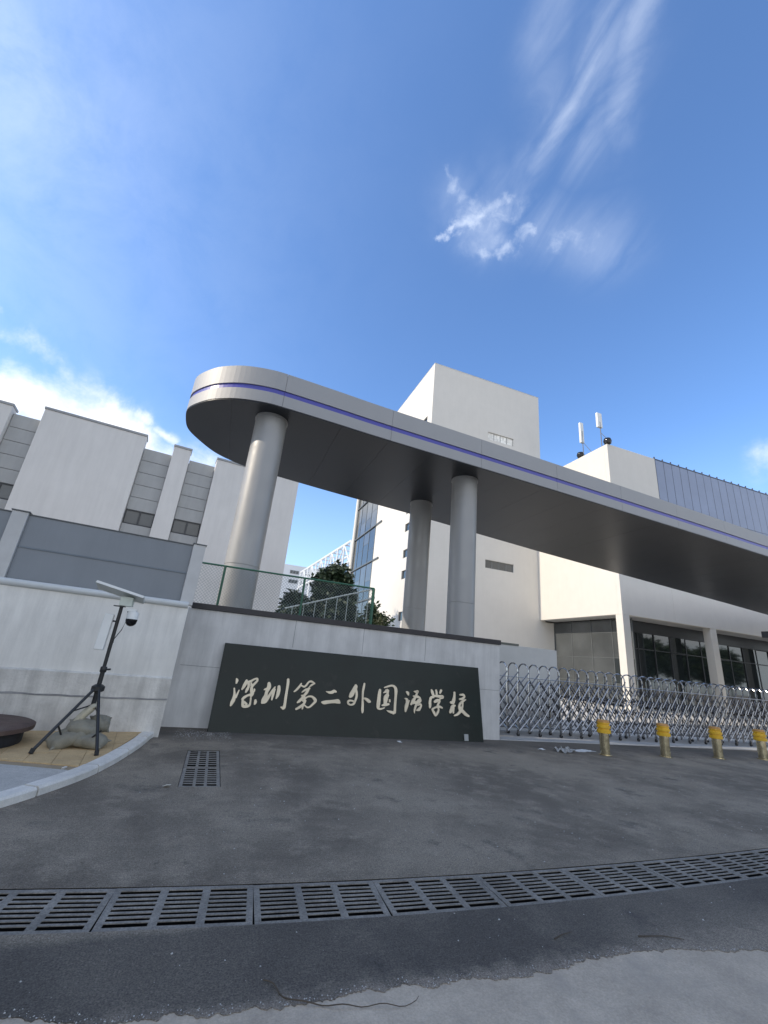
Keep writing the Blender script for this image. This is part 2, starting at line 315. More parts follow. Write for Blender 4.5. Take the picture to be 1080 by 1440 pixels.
def piece(name, me, m_, parent=None, loc=None, rot=None, bevel=0.0):
    o = bpy.data.objects.new(name, me); col.objects.link(o)
    if m_ and not me.materials: me.materials.append(m_)
    if parent: o.parent = parent
    if loc: o.location = loc
    if rot: o.rotation_euler = rot
    if bevel:
        b = o.modifiers.new('edge', 'BEVEL'); b.width = bevel; b.segments = 2; b.limit_method = 'ANGLE'
    return o
def tag(o, label, cat, group=None):
    o['label'] = label; o['category'] = cat
    if group: o['group'] = group
    return o
def thing(name, label, cat, loc=(0,0,0), rz=0.0, group=None):
    o = bpy.data.objects.new(name, None); col.objects.link(o); o.location = loc; o.rotation_euler = (0,0,rz)
    o.empty_display_size = .2
    return tag(o, label, cat, group)
def structure(o): o['kind'] = 'structure'; return o
def stuff(o): o['kind'] = 'stuff'; return o
def sheet(name, outer, holes, z, m_, edge=0.0):
    bm = bmesh.new()
    for loop in [outer]+holes:
        vs = [bm.verts.new((x, y, z)) for x, y in loop]
        for a, b in zip(vs, vs[1:]+vs[:1]): bm.edges.new((a, b))
    bmesh.ops.triangle_fill(bm, edges=bm.edges[:], use_beauty=True)
    bmesh.ops.recalc_face_normals(bm, faces=bm.faces)
    if bm.faces and sum(f.normal.z for f in bm.faces) < 0: bmesh.ops.reverse_faces(bm, faces=bm.faces)
    if edge:
        be = [e for e in bm.edges if e.is_boundary]
        r = bmesh.ops.extrude_edge_only(bm, edges=be)
        for v in [x for x in r['geom'] if isinstance(x, bmesh.types.BMVert)]: v.co.z -= edge
    me = bpy.data.meshes.new(name); bm.to_mesh(me); bm.free()
    return piece(name, me, m_)
def clip(poly, region):
    """part of a polygon inside a convex counter-clockwise region"""
    out = poly
    for (ax, ay), (bx, by) in zip(region, region[1:]+region[:1]):
        inp, out = out, []
        if not inp: return []
        s = lambda p: (bx-ax)*(p[1]-ay) - (by-ay)*(p[0]-ax)
        for p, q in zip(inp, inp[1:]+inp[:1]):
            sp, sq = s(p), s(q)
            if sp >= 0: out.append(p)
            if (sp >= 0) != (sq >= 0):
                t = sp/(sp-sq); out.append((p[0]+(q[0]-p[0])*t, p[1]+(q[1]-p[1])*t))
    return out

# ================================================================== GROUND
def tc(u): return 3.51 + (.016*(u-2.8)**2 if u < 2.8 else .0095*(u-2.8)**2)      # centre line of the long drain
TU0, TN, TL, TH = -2.13, 12, .9, .25
TU1 = TU0 + TN*TL
us = [TU0 + (TU1-TU0)*k/48 for k in range(49)]
slot = [(u, tc(u)-TH) for u in us] + [(u, tc(u)+TH) for u in reversed(us)]
SG = (-.10, .38, 6.20, 8.16)                                                     # side grate opening
side = [(SG[0], SG[2]), (SG[1], SG[2]), (SG[1], SG[3]), (SG[0], SG[3])]
far = 900
base_outer = [(-far,-far),(far,-far),(far,far),(-far,far)]
structure(sheet('road', base_outer, [[(-16,2.92),(34,2.92),(34,9.9),(-16,9.9)]], -.004, concrete_road))
edge_pts = [(-.60,2.86),(-.17,2.72),(.07,2.68),(.15,2.72),(.32,2.67),(.48,2.67),(.73,2.65),(.93,2.67),(1.03,2.70),(1.16,2.66),(1.29,2.69),(1.43,2.64),(1.68,2.65),(1.84,2.61),(2.05,2.61),(2.38,2.64),(2.64,2.67),(2.85,2.67),(3.14,2.63),(3.43,2.56),(3.88,2.49)]
def ragged(a, b, n):
    return [(a[0]+(b[0]-a[0])*k/n, a[1]+(b[1]-a[1])*k/n) for k in range(n)]
edge = ragged((-18,2.4),(-2.0,2.55),12) + ragged((-2.0,2.55),(-.6,2.86),20)
for a, b in zip(edge_pts, edge_pts[1:]): edge += ragged(a, b, max(3, int((b[0]-a[0])/.009)))
edge += ragged((3.88,2.49),(9,2.5),30) + ragged((9,2.5),(36,2.4),12) + [(36,2.4)]
edge = [(x, y + (.030*mnoise.noise((x*5,1.3,0)) + .028*mnoise.noise((x*17,4.1,0)) + .015*mnoise.noise((x*43,7.7,0)) + .012*mnoise.noise((x*97,2.2,0)))) for x, y in edge]
structure(sheet('asphalt_forecourt', edge + [(36,10.14),(-18,10.14)], [slot, side], 0.0, asphalt_m, .004))
structure(sheet('campus_paving', [(-70,10.145),(120,10.145),(120,120),(-70,120)], [], .004, campus_m))
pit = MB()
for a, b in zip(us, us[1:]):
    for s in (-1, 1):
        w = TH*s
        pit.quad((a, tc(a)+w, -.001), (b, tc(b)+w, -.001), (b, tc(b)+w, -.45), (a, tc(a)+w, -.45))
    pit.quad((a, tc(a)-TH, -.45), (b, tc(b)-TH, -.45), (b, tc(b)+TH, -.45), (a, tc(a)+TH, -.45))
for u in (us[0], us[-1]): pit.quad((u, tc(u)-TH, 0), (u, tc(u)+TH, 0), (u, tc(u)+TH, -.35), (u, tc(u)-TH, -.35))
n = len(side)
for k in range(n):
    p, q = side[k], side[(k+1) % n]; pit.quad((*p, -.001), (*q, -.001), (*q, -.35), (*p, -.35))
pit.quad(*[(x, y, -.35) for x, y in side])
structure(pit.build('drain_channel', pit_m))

# long drain: one cast grate after the other
def grate(loc, rz, label, grp, L, Wd, slots, cols, along, lenx=None):
    t = thing('drain_grate', label, 'drain grate', loc, rz, grp)
    fr = .042; g = .003
    x0, x1, y0, y1 = -L/2+g, L/2-g, -Wd/2+g, Wd/2-g
    f = MB(); zf = -.008; f.box(x0,x1,y0,y0+fr,zf,.0); f.box(x0,x1,y1-fr,y1,zf,.0); f.box(x0,x0+fr,y0+fr,y1-fr,zf,0); f.box(x1-fr,x1,y0+fr,y1-fr,zf,0)
    f.build('frame', iron_m, t, bevel=.003)
    ix0, ix1, iy0, iy1 = x0+fr, x1-fr, y0+fr, y1-fr
    if along:   # ribs across, bars along the length
        rw = .052
        for k in range(1, cols):
            x = ix0+(ix1-ix0)*k/cols
            MB().box(-rw/2, rw/2, iy0, iy1, -.008, -.0004).build('rib', iron_m, t, loc=(x,0,0), bevel=.003)
        pitch_ = (iy1-iy0)/slots; bw = pitch_*.45
        seg = (ix1-ix0)/cols-rw
        if 'gb' not in MATS:
            MATS['gb'] = MB().box(ix0, ix1, -bw/2, bw/2, -.0045, -.0008).mesh('bar')
        for k in range(1, slots):
            piece('bar', MATS['gb'], iron_m, t, loc=(0, iy0+pitch_*k, 0))
    else:
        rw = .035
        for k in range(1, cols):
            x = ix0+(ix1-ix0)*k/cols
            MB().box(-rw/2, rw/2, iy0, iy1, -.008, -.0004).build('rib', iron_m, t, loc=(x,0,0), bevel=.003)
        pitch_ = (iy1-iy0)/slots; bw = pitch_*.42
        if 'gs' not in MATS:
            MATS['gs'] = MB().box(ix0, ix1, -bw/2, bw/2, -.0045, -.0008).mesh('bar')
        for k in range(1, slots):
            piece('bar', MATS['gs'], iron_m, t, loc=(0, iy0+pitch_*k, 0))
    return t
for k in range(TN):
    ua, ub = TU0+TL*k, TU0+TL*(k+1); um = (ua+ub)/2
    ang = math.atan2(tc(ub)-tc(ua), TL)
    nth = ['first', 'second', 'third', 'fourth', 'fifth', 'sixth', 'seventh', 'eighth', 'ninth']
    if 1 <= k <= 9:
        lab = f'slotted metal grate, {nth[k-1]} from the left end of the long road drain'
    else:
        lab = 'slotted metal grate of the long road drain lying beyond the picture edge'
    grate((um, tc(um), -.003+random.uniform(-.002,.001)), ang, lab, 'slotted grates of the long road drain', math.hypot(TL, tc(ub)-tc(ua)), TH*2, 8, 3, True)
for k, (v0, v1) in enumerate(((6.21,7.10),(7.12,8.15))):
    um = .14
    grate((um, (v0+v1)/2, -.004), 0.0, 'dirty slotted gully grate in the asphalt, ' + ('the half nearer the street' if k == 0 else 'the half nearer the name sign'),
          'gully grates in front of the sign wall', .475, v1-v0, 8, 3, False)

# gate track slab under the folding gate
structure(MB().box(7.13, 34, 10.16, 11.75, -.02, .022).build('gate_track_slab', track_m, bevel=.008))

# raised pavement in the left corner with its kerb
kline = [(-5.2,2.9),(-3.4,3.75),(-2.35,4.55),(-1.86,5.08),(-1.57,5.52),(-1.36,5.93),(-1.12,6.51),(-.96,7.15),(-.86,7.75),(-.78,8.35),(-.735,8.9),(-.70,9.11)]
def arc(line, step):
    """resample a polyline at even steps"""
    P = [Vector((*p, 0)) for p in line]
    dense = []
    for i in range(len(P)-1):
        a, b, c0, d0 = P[max(i-1,0)], P[i], P[i+1], P[min(i+2,len(P)-1)]
        for k in range(20):
            t = k/20; dense.append(.5*((2*b)+(c0-a)*t+(2*a-5*b+4*c0-d0)*t*t+(3*b-a-3*c0+d0)*t**3))
    dense.append(P[-1]); out = [dense[0]]; acc = 0
    for p, q in zip(dense, dense[1:]):
        acc += (q-p).length
        if acc >= step: out.append(q); acc = 0
    if (out[-1]-dense[-1]).length > .02: out.append(dense[-1])
    return out
kp = arc(kline, .1)
def off(i, d):
    t = (kp[min(i+1,len(kp)-1)]-kp[max(i-1,0)]).normalized(); return kp[i]+Vector((-t.y, t.x, 0))*d
KH, KW = .085, .17
kerb = MB()
for i in range(len(kp)-1):
    a, b = off(i,.03), off(i+1,.03); c2, d2 = off(i,KW-.03), off(i+1,KW-.03)
    kerb.quad((*a.xy,-.02),(*b.xy,-.02),(*b.xy,KH-.012),(*a.xy,KH-.012)); kerb.quad((*a.xy,KH-.012),(*b.xy,KH-.012),(*d2.xy,KH-.012),(*c2.xy,KH-.012))
kr = structure(kerb.build('kerb', mat('kerb_mortar', (.22,.22,.21), .95, var=.1)))
per = 8
for i in range(0, len(kp)-1, per):
    j = min(i+per, len(kp)-1); s = MB(); rows = []
    for k in range(i, j+1):
        jig = .012 if k == i else (-.012 if k == j else 0)
        t = (kp[min(k+1,len(kp)-1)]-kp[max(k-1,0)]).normalized()*jig
        o0, o1 = off(k, 0)+t, off(k, KW)+t
        n0 = off(k, .022)+t
        rows.append([(*o0.xy, -.02), (*o0.xy, KH-.022), (*n0.xy, KH), (*o1.xy, KH), (*o1.xy, -.02)])
    for r0, r1 in zip(rows, rows[1:]):
        for q in range(4): s.quad(r0[q], r1[q], r1[q+1], r0[q+1])
    s.quad(*rows[0]); s.quad(*rows[-1])
    o = s.build('kerb_stone', kerb_m, kr); o.location.z = random.uniform(-.003,.003)
inner = [tuple(off(i, KW+.002).xy) for i in range(len(kp))]
wallv = lambda u: (9.13 + math.sin(R(7.9))*u)/math.cos(R(7.9)) - .005
pave = [p for p in inner if p[1] > 2] + [(-.88, wallv(-.88)), (-9, wallv(-9)), (-9, 3.0)]
structure(MB().prism(pave, -.02, KH-.016).build('pavement', mat('pavement_bedding', (.30,.235,.15), .95, var=.15, speck=.15)))
bx0, bx1, by0, by1 = -9, 0, 6.98, 6.42          # light border line between the two pavings
lineat = lambda u, o=0: 6.86 + (u+2.11)*(-.31) + o
reg_tan = [(-4.2, lineat(-4.2,.06)), ] + [p for p in inner if lineat(p[0],.06) < p[1] < wallv(p[0])-.03] + [(-.885, wallv(-.88)), (-4.2, wallv(-4.2))]
tanp = bpy.data.objects['pavement']
T = .30; ang = R(7.9)
cx, sx = math.cos(ang), math.sin(ang)
cache = {}
for i in range(-14, 6):
    for j in range(-2, 14):
        q = []
        for a, b in ((0,0),(1,0),(1,1),(0,1)):
            x = (i+a)*T + (.002 if a == 0 else -.002); y = 6.4+(j+b)*T + (.002 if b == 0 else -.002)
            q.append((x*cx - (y-6.4)*sx, 6.4 + x*sx + (y-6.4)*cx))
        pc = clip(q, reg_tan)
        if len(pc) < 3: continue
        ar = abs(sum(a[0]*b[1]-a[1]*b[0] for a, b in zip(pc, pc[1:]+pc[:1])))/2
        if ar < .004: continue
        MB().prism(pc, KH-.05, KH-.004).build('paving_tile', tan_m, tanp, loc=(0,0,random.uniform(-.002,.002)), bevel=.002)
border = [(-9, lineat(-9,-.03)), (-1.2, lineat(-1.2,-.03)), (-1.2, lineat(-1.2,.055)), (-9, lineat(-9,.055))]
reg_all = [(-9,3.0)] + inner[3:] + [(-.88, wallv(-.88)), (-9, wallv(-9))]
def safe(poly, z0, z1, name, m_):
    pc = clip(poly, [p for p in reg_all])
    if len(pc) > 2: MB().prism(pc, z0, z1).build(name, m_, tanp)
safe([(-9, lineat(-9,-.03)), (-1.05, lineat(-1.05,-.03)), (-1.05, lineat(-1.05,.055)), (-9, lineat(-9,.055))], KH-.05, KH+.001, 'border_strip', kerb_m)
grey_reg = [p for p in inner if p[1] < lineat(p[0],-.035)] 
grey = grey_reg + [(min(-1.16, grey_reg[-1][0]-.01), lineat(-1.16,-.036)), (-9, lineat(-9,-.036)), (-9, 3.0)]
MB().prism(grey, KH-.05, KH-.003).build('grey_slab', greypave_m, tanp)

# ================================================================== NAME WALL
wall = thing('sign_wall', 'low concrete entrance wall with dark stone panel of pale gold Chinese characters', 'sign wall', (0,10.16,0))
body = MB().box(-1.0, 7.10, 0, .40, -.05, 2.295); body.build('wall_body', conc_wall, wall, bevel=.008)
MB().box(-.66, 7.12, -.035, .43, 2.297, 2.415).build('coping', cap_dark, wall, bevel=.006)
jt = mat('concrete_joint', (.20,.21,.215), .95, var=.1)
# slab joints of the cast wall (thin proud lines of mortar)
for u in (1.6, 3.25, 4.9):
    MB().box(u-.004, u+.004, -.003, .0, 1.70, 2.295).build('joint', jt, wall)
MB().box(6.47, 7.10, -.003, 0, 1.148, 1.156).build('joint', jt, wall); MB().box(-.62, .15, -.003, 0, 1.148, 1.156).build('joint', jt, wall)
# leaning panel: bottom stands further out than the top
sp = MB(); PL, PR, PT = .16, 6.38, 1.66
A = [(PL,-.40,-.02),(PR,-.40,-.02),(PR,-.005,-.02),(PL,-.005,-.02),(PL,-.10,PT),(PR,-.10,PT),(PR,-.005,PT),(PL,-.005,PT)]
sp.v = A; sp.f = [(0,1,5,4),(1,2,6,5),(2,3,7,6),(3,0,4,7),(4,5,6,7),(0,3,2,1)]
panel = sp.build('sign_panel', panel_stone, wall, bevel=.008)
CHARS = [[[(0.517,0.981,0.013),(0.537,0.945,0.029),(0.531,0.888,0.014)],[(0.509,0.8,0.014),(0.525,0.733,0.02),(0.537,0.672,0.028),(0.536,0.593,0.039),(0.514,0.526,0.036),(0.499,0.471,0.015)],[(0.612,0.769,0.011),(0.592,0.706,0.019),(0.571,0.626,0.022)],[(0.728,0.965,0.023),(0.715,0.907,0.036),(0.693,0.849,0.035),(0.663,0.782,0.016)],[(0.774,0.917,0.029),(0.786,0.849,0.026),(0.764,0.785,0.031),(0.747,0.734,0.018)],[(0.752,0.928,0.026),(0.82,0.955,0.023),(0.881,0.995,0.02),(0.936,1.008,0.018),(0.94,0.967,0.023),(0.901,0.913,0.025),(0.853,0.847,0.027),(0.858,0.779,0.036),(0.882,0.718,0.039),(0.858,0.667,0.026)],[(0.826,0.921,0.018),(0.843,0.865,0.026)],[(0.906,0.807,0.016),(0.917,0.782,0.016),(0.886,0.731,0.026)],[(0.864,0.704,0.026),(0.79,0.675,0.022),(0.732,0.635,0.029),(0.7,0.597,0.022)],[(0.713,0.597,0.022),(0.723,0.543,0.028),(0.74,0.484,0.031),(0.8,0.475,0.028),(0.861,0.502,0.025),(0.872,0.57,0.018),(0.865,0.643,0.018)],[(0.745,0.563,0.019),(0.807,0.512,0.025)],[(0.964,0.605,0.022),(0.972,0.563,0.031),(0.959,0.523,0.018)]],[[(1.185,0.946,0.03),(1.201,0.87,0.046),(1.168,0.773,0.036),(1.16,0.697,0.039),(1.133,0.615,0.052),(1.102,0.558,0.022)],[(1.105,0.807,0.01),(1.147,0.822,0.026),(1.185,0.837,0.026)],[(1.097,0.552,0.012),(1.165,0.586,0.036),(1.213,0.663,0.033),(1.254,0.747,0.026),(1.298,0.819,0.027),(1.327,0.878,0.012)],[(1.316,0.833,0.03),(1.304,0.731,0.03),(1.294,0.624,0.016)],[(1.404,0.896,0.03),(1.411,0.82,0.039),(1.402,0.724,0.036),(1.378,0.654,0.014)],[(1.576,1.044,0.029),(1.585,0.973,0.031),(1.581,0.824,0.028),(1.575,0.672,0.03),(1.574,0.559,0.03),(1.559,0.49,0.036),(1.496,0.502,0.01)],[(1.543,0.464,0.018),(1.565,0.496,0.029)]],[[(1.876,0.983,0.014),(1.847,0.926,0.024),(1.785,0.85,0.024),(1.737,0.809,0.014)],[(1.874,0.941,0.014),(1.941,0.919,0.019),(1.988,0.955,0.021),(2.031,1.017,0.02),(2.088,1.035,0.021),(2.172,1.0,0.011)],[(2.172,1.0,0.011),(2.11,0.97,0.021),(2.057,0.92,0.012),(2.033,0.879,0.019)],[(2.075,0.895,0.012),(1.984,0.863,0.024),(1.905,0.806,0.01)],[(2.047,0.88,0.024),(2.012,0.813,0.031),(1.962,0.745,0.027),(1.926,0.692,0.03),(1.876,0.638,0.03),(1.831,0.604,0.017)],[(1.906,0.742,0.017),(1.948,0.744,0.02)],[(1.979,0.727,0.017),(1.98,0.663,0.027),(1.98,0.6,0.024),(1.96,0.535,0.02),(1.952,0.485,0.013)],[(2.009,0.652,0.017),(1.968,0.58,0.027),(1.891,0.519,0.027),(1.819,0.478,0.023)],[(1.997,0.696,0.017),(2.05,0.731,0.017),(2.129,0.736,0.021),(2.199,0.688,0.034),(2.218,0.651,0.031),(2.167,0.591,0.024),(2.109,0.537,0.019),(2.053,0.525,0.017),(1.992,0.562,0.015)],[(1.939,0.648,0.02),(2.004,0.639,0.017)]],[[(2.438,0.858,0.008),(2.508,0.841,0.025),(2.573,0.85,0.034),(2.618,0.874,0.034),(2.668,0.861,0.016)],[(2.35,0.644,0.008),(2.409,0.637,0.039),(2.525,0.656,0.036),(2.642,0.671,0.039),(2.72,0.675,0.048),(2.77,0.646,0.017)]],[[(3.104,1.031,0.029),(3.107,0.991,0.048),(3.058,0.899,0.051),(3.017,0.823,0.054),(2.982,0.781,0.029)],[(3.109,0.957,0.029),(3.137,0.877,0.029),(3.139,0.797,0.029),(3.117,0.716,0.025),(3.083,0.648,0.025),(3.016,0.624,0.018),(2.957,0.647,0.021),(2.957,0.693,0.025),(3.017,0.71,0.018),(3.095,0.694,0.018)],[(3.314,1.08,0.022),(3.302,1.01,0.028),(3.285,0.9,0.026),(3.286,0.765,0.023),(3.292,0.632,0.03),(3.294,0.527,0.032),(3.296,0.482,0.021)],[(3.315,0.774,0.015),(3.371,0.757,0.031),(3.435,0.72,0.038),(3.475,0.709,0.02)]],[[(3.697,0.975,0.03),(3.684,0.885,0.041),(3.673,0.748,0.046),(3.661,0.627,0.044),(3.663,0.587,0.026)],[(3.654,0.593,0.026),(3.719,0.576,0.02),(3.821,0.608,0.011)],[(3.801,1.024,0.014),(3.89,1.054,0.021),(3.989,1.078,0.022),(4.055,1.054,0.031),(4.09,0.993,0.042),(4.087,0.875,0.034),(4.077,0.737,0.032),(4.071,0.614,0.031),(4.064,0.533,0.033),(4.025,0.491,0.015)],[(4.081,0.527,0.03),(4.0,0.524,0.03),(3.927,0.537,0.021),(3.871,0.554,0.007)],[(3.875,0.994,0.019),(3.868,0.965,0.046),(3.812,0.927,0.019),(3.78,0.911,0.008)],[(3.9,0.974,0.023),(3.886,0.904,0.026),(3.847,0.819,0.06),(3.834,0.737,0.048),(3.827,0.682,0.037)],[(3.903,0.878,0.023),(3.872,0.814,0.03)],[(3.748,0.651,0.013),(3.835,0.669,0.033),(3.924,0.688,0.021)],[(3.938,0.777,0.023),(3.939,0.736,0.022)]],[[(4.357,0.97,0.019),(4.395,0.944,0.037),(4.407,0.902,0.019)],[(4.315,0.827,0.011),(4.37,0.803,0.035),(4.378,0.734,0.042),(4.353,0.65,0.045),(4.333,0.554,0.019)],[(4.437,0.793,0.008),(4.395,0.721,0.023)],[(4.552,0.992,0.011),(4.607,0.985,0.028),(4.651,1.002,0.024),(4.624,0.944,0.025),(4.598,0.893,0.023)],[(4.53,0.889,0.014),(4.632,0.881,0.031),(4.7,0.864,0.02),(4.734,0.802,0.012)],[(4.589,0.871,0.027),(4.529,0.791,0.039),(4.47,0.705,0.023)],[(4.734,0.806,0.016),(4.665,0.764,0.035),(4.588,0.759,0.031),(4.529,0.742,0.031)],[(4.7,0.835,0.023),(4.657,0.791,0.035),(4.614,0.733,0.029),(4.579,0.648,0.027),(4.557,0.579,0.021),(4.561,0.532,0.006)],[(4.639,0.7,0.014),(4.715,0.725,0.022),(4.732,0.691,0.022),(4.688,0.633,0.031),(4.612,0.595,0.015)],[(4.714,0.648,0.015),(4.688,0.599,0.015),(4.604,0.591,0.011)]],[[(5.011,1.056,0.023),(5.039,0.992,0.039),(5.068,0.924,0.028)],[(5.134,1.059,0.023),(5.15,0.989,0.028),(5.148,0.928,0.022)],[(5.278,1.063,0.032),(5.238,0.994,0.023)],[(5.068,0.924,0.022),(5.136,0.928,0.028),(5.222,0.923,0.034),(5.31,0.928,0.028),(5.308,0.898,0.023),(5.233,0.878,0.02)],[(5.073,0.904,0.025),(4.999,0.885,0.031),(4.967,0.808,0.035),(4.964,0.72,0.035),(4.959,0.666,0.027)],[(5.082,0.795,0.028),(5.157,0.829,0.039),(5.219,0.832,0.028),(5.198,0.782,0.028),(5.159,0.72,0.022)],[(5.232,0.863,0.016),(5.206,0.822,0.022)],[(5.286,0.678,0.02),(5.201,0.703,0.028),(5.115,0.684,0.02),(5.016,0.635,0.022)],[(5.164,0.701,0.022),(5.186,0.633,0.022),(5.16,0.574,0.027),(5.103,0.508,0.02),(5.063,0.569,0.033),(5.01,0.634,0.02)]],[[(5.637,1.039,0.029),(5.632,0.957,0.032),(5.608,0.864,0.046),(5.578,0.792,0.04)],[(5.51,0.809,0.023),(5.567,0.812,0.043),(5.619,0.835,0.034)],[(5.645,0.751,0.016),(5.574,0.722,0.045),(5.533,0.651,0.045),(5.492,0.59,0.031)],[(5.586,0.703,0.034),(5.579,0.584,0.022)],[(5.782,0.992,0.017),(5.872,0.997,0.029),(5.909,0.963,0.026),(5.853,0.909,0.029),(5.769,0.894,0.023)],[(5.942,0.893,0.014),(5.849,0.848,0.029),(5.768,0.782,0.029),(5.761,0.692,0.045),(5.834,0.636,0.043),(5.918,0.57,0.04),(6.004,0.535,0.023)],[(5.849,0.858,0.025),(5.842,0.756,0.025),(5.798,0.664,0.04),(5.73,0.591,0.032),(5.664,0.549,0.025),(5.601,0.531,0.016)]]]

lean = Vector((0, .30, 1.66)).normalized(); outn = Vector((0, -1.66, .30)).normalized()
def on_panel(u, z, d): 
    p = Vector((u, -.40 + .30*z/1.66, z)); return p + outn*d
for ch in CHARS:
    mb = MB()
    for si, st in enumerate(ch):
        # smooth the stroke, then sweep a ribbon of changing width with round ends
        P = [Vector(p) for p in st]; Q = []
        for i in range(len(P)-1):
            a, b, c0, d0 = P[max(i-1,0)], P[i], P[i+1], P[min(i+2,len(P)-1)]
            for k in range(4):
                t = k/4; Q.append(.5*((2*b)+(c0-a)*t+(2*a-5*b+4*c0-d0)*t*t+(3*b-a-3*c0+d0)*t**3))
        Q.append(P[-1]); Lf, Rt = [], []
        for i, q in enumerate(Q):
            t = (Q[min(i+1,len(Q)-1)]-Q[max(i-1,0)]).xy
            if t.length < 1e-6: t = Vector((1,0))
            t.normalize(); nn = Vector((-t.y, t.x)); w = max(.004, q.z)*.91
            if i == 0: 
                Lf += [q.xy - t*w*.55 + nn*w*.45]; Rt += [q.xy - t*w*.55 - nn*w*.45]
            Lf.append(q.xy+nn*w); Rt.append(q.xy-nn*w)
            if i == len(Q)-1: 
                Lf += [q.xy + t*w*.55 + nn*w*.45]; Rt += [q.xy + t*w*.55 - nn*w*.45]
        d = .022 + .0007*si; i0 = len(mb.v); nL = len(Lf)
        for l, r in zip(Lf, Rt):
            for (x, z), dd in ((l, d), (r, d), (r, -.002), (l, -.002)):
                mb.v.append(tuple(on_panel(x, z, dd)))
        for k in range(nL-1):
            a, b = i0+4*k, i0+4*k+4
            for q in range(4): mb.f.append((a+q, b+q, b+(q+1) % 4, a+(q+1) % 4))
        mb.f.append((i0,i0+1,i0+2,i0+3)); e = i0+4*(nL-1); mb.f.append((e,e+3,e+2,e+1))
    mb.build('character', letter_m, panel, recalc=True)
so_ = MB(); so_.box(-.055,.055,-.02,.0,-.07,.07)
o = so_.build('socket_plate', mat('grey_socket', (.35,.36,.35), .6), panel, bevel=.004); o.location = on_panel(5.90, .085, .001); o.rotation_euler = (-math.atan2(.30,1.66),0,0)

# ================================================================== LEFT BOUNDARY WALL + BOARD FENCE
AZ = R(7.9)
lw = thing('boundary_wall', 'pale plastered boundary wall with a rough grey concrete base', 'wall', (0,0,0), AZ)
MB().box(-9, .62, 9.13, 10.02, -.05, 2.24).build('wall_body', plaster, lw, bevel=.01)
rb = MB(); NS = 60
for k in range(NS):                     # uneven cast base, upper edge not quite level
    a, b = -9+9.62*k/NS, -9+9.62*(k+1)/NS
    h = lambda s: .95 + .012*mnoise.noise((s*1.3,2,0)); dd = lambda s: 9.085+.006*mnoise.noise((s*3,5,0))
    rb.quad((a,dd(a),-.05),(b,dd(b),-.05),(b,dd(b),h(b)),(a,dd(a),h(a))); rb.quad((a,dd(a),h(a)),(b,dd(b),h(b)),(b,9.14,h(b)+.03),(a,9.14,h(a)+.03))
rb.quad((.62,dd(.62),-.05),(.62,9.129,-.05),(.62,9.129,.95),(.62,dd(.62),.95))
rb.build('concrete_base', rough_conc, lw)
g2 = MB()
for k in range(NS):
    a, b = -9+9.62*k/NS, -9+9.62*(k+1)/NS; h = lambda s: .60+.03*mnoise.noise((s*2.2,9,0)); w = lambda s: .014+.008*mnoise.noise((s*6,3,0))
    g2.quad((a,dd(a)-.006,h(a)-w(a)),(b,dd(b)-.006,h(b)-w(b)),(b,dd(b)-.006,h(b)+w(b)),(a,dd(a)-.006,h(a)+w(a)))
g2.build('casting_seam', mat('seam_grey', (.25,.25,.25), .95, var=.25, scale=8), lw)
MB().tube([(-9,9.14,2.265),(.60,9.14,2.265)], .062, 14).build('round_coping', mat('pale_coping_paint', (.56,.58,.575), .6, var=.05), lw, smooth=True)
MB().box(-9,.6,9.19,9.98,2.24,2.27).build('coping_bed', plaster, lw)

bf = thing('board_fence', 'blue grey board fence standing on the pale boundary wall', 'fence', (0,0,0), AZ)
posts = [.56, -2.36, -5.28, -8.2]
for s in posts: MB().box(s-.115, s+.115, 9.17, 9.33, 2.272, 3.46).build('post', post_m, bf, bevel=.008)
for s in posts: MB().box(s-.13, s+.13, 9.155, 9.345, 3.462, 3.48).build('post_cap', trim_grey, bf)
for s1, s0 in zip(posts, posts[1:]):
    a, b = s0+.118, s1-.118
    MB().box(a,b,9.235,9.265,2.33,2.872).build('board', fence_m, bf, bevel=.004)
    MB().box(a,b,9.235,9.265,2.878,3.43).build('board', fence_m, bf, bevel=.004)
    MB().box(a,b,9.222,9.234,2.862,2.888).build('rail', mat('fence_rail', (.15,.18,.21), .5), bf)
    MB().box(a,b,9.22,9.28,3.432,3.45).build('rail', trim_grey, bf)
    MB().box(a,b,9.22,9.28,2.29,2.328).build('rail', trim_grey, bf)

# ================================================================== GREEN WIRE FENCE behind the name wall
mf = thing('wire_fence', 'green framed diamond wire fence rising behind the sign wall', 'fence', (0,10.68,0))
mposts = [-.80, -.17, 1.73, 3.56]
for s in mposts: MB().tube([(s,0,-.02),(s,0,3.36)], .028 if s < 3 else .040, 10).build('post', green_frame, mf, smooth=True)
MB().tube([(-1.1,0,3.37),(3.58,0,3.37)], .022, 8).build('top_rail', green_frame, mf, smooth=True)
wm_ = MB(); z0, z1, st = .1, 3.36, .075
def seg(a, b, r=.0032):
    a, b = Vector(a), Vector(b); t = (b-a).normalized(); n_ = t.cross(Vector((0,1,0)))*r; d = Vector((0,r,0))
    for k, (p, q) in enumerate(((n_,d),(d,-n_),(-n_,-d),(-d,n_))): wm_.quad(a+p, b+p, b+q, a+q)
for a0, a1 in zip(mposts, mposts[1:]):
    z0 = 2.2; H = z1-z0; k = -int(H/st)-1
    while a0+k*st < a1:
        for sgn in (1,-1):
            xa, xb = a0+k*st, a0+k*st+H; za, zb = (z0, z1) if sgn == 1 else (z1, z0)
            lo, hi = max(xa,a0), min(xb,a1)
            if hi-lo > .01:
                f = lambda x: za+(zb-za)*(x-xa)/H
                seg((lo,.012*sgn,f(lo)), (hi,.012*sgn,f(hi)))
        k += 1
stuff(wm_.build('wire_mesh', wire_m, mf, recalc=False))
hr = thing('ramp_handrail', 'pale sloping handrail with upright bars behind the wire fence', 'handrail', (0,12.2,0))
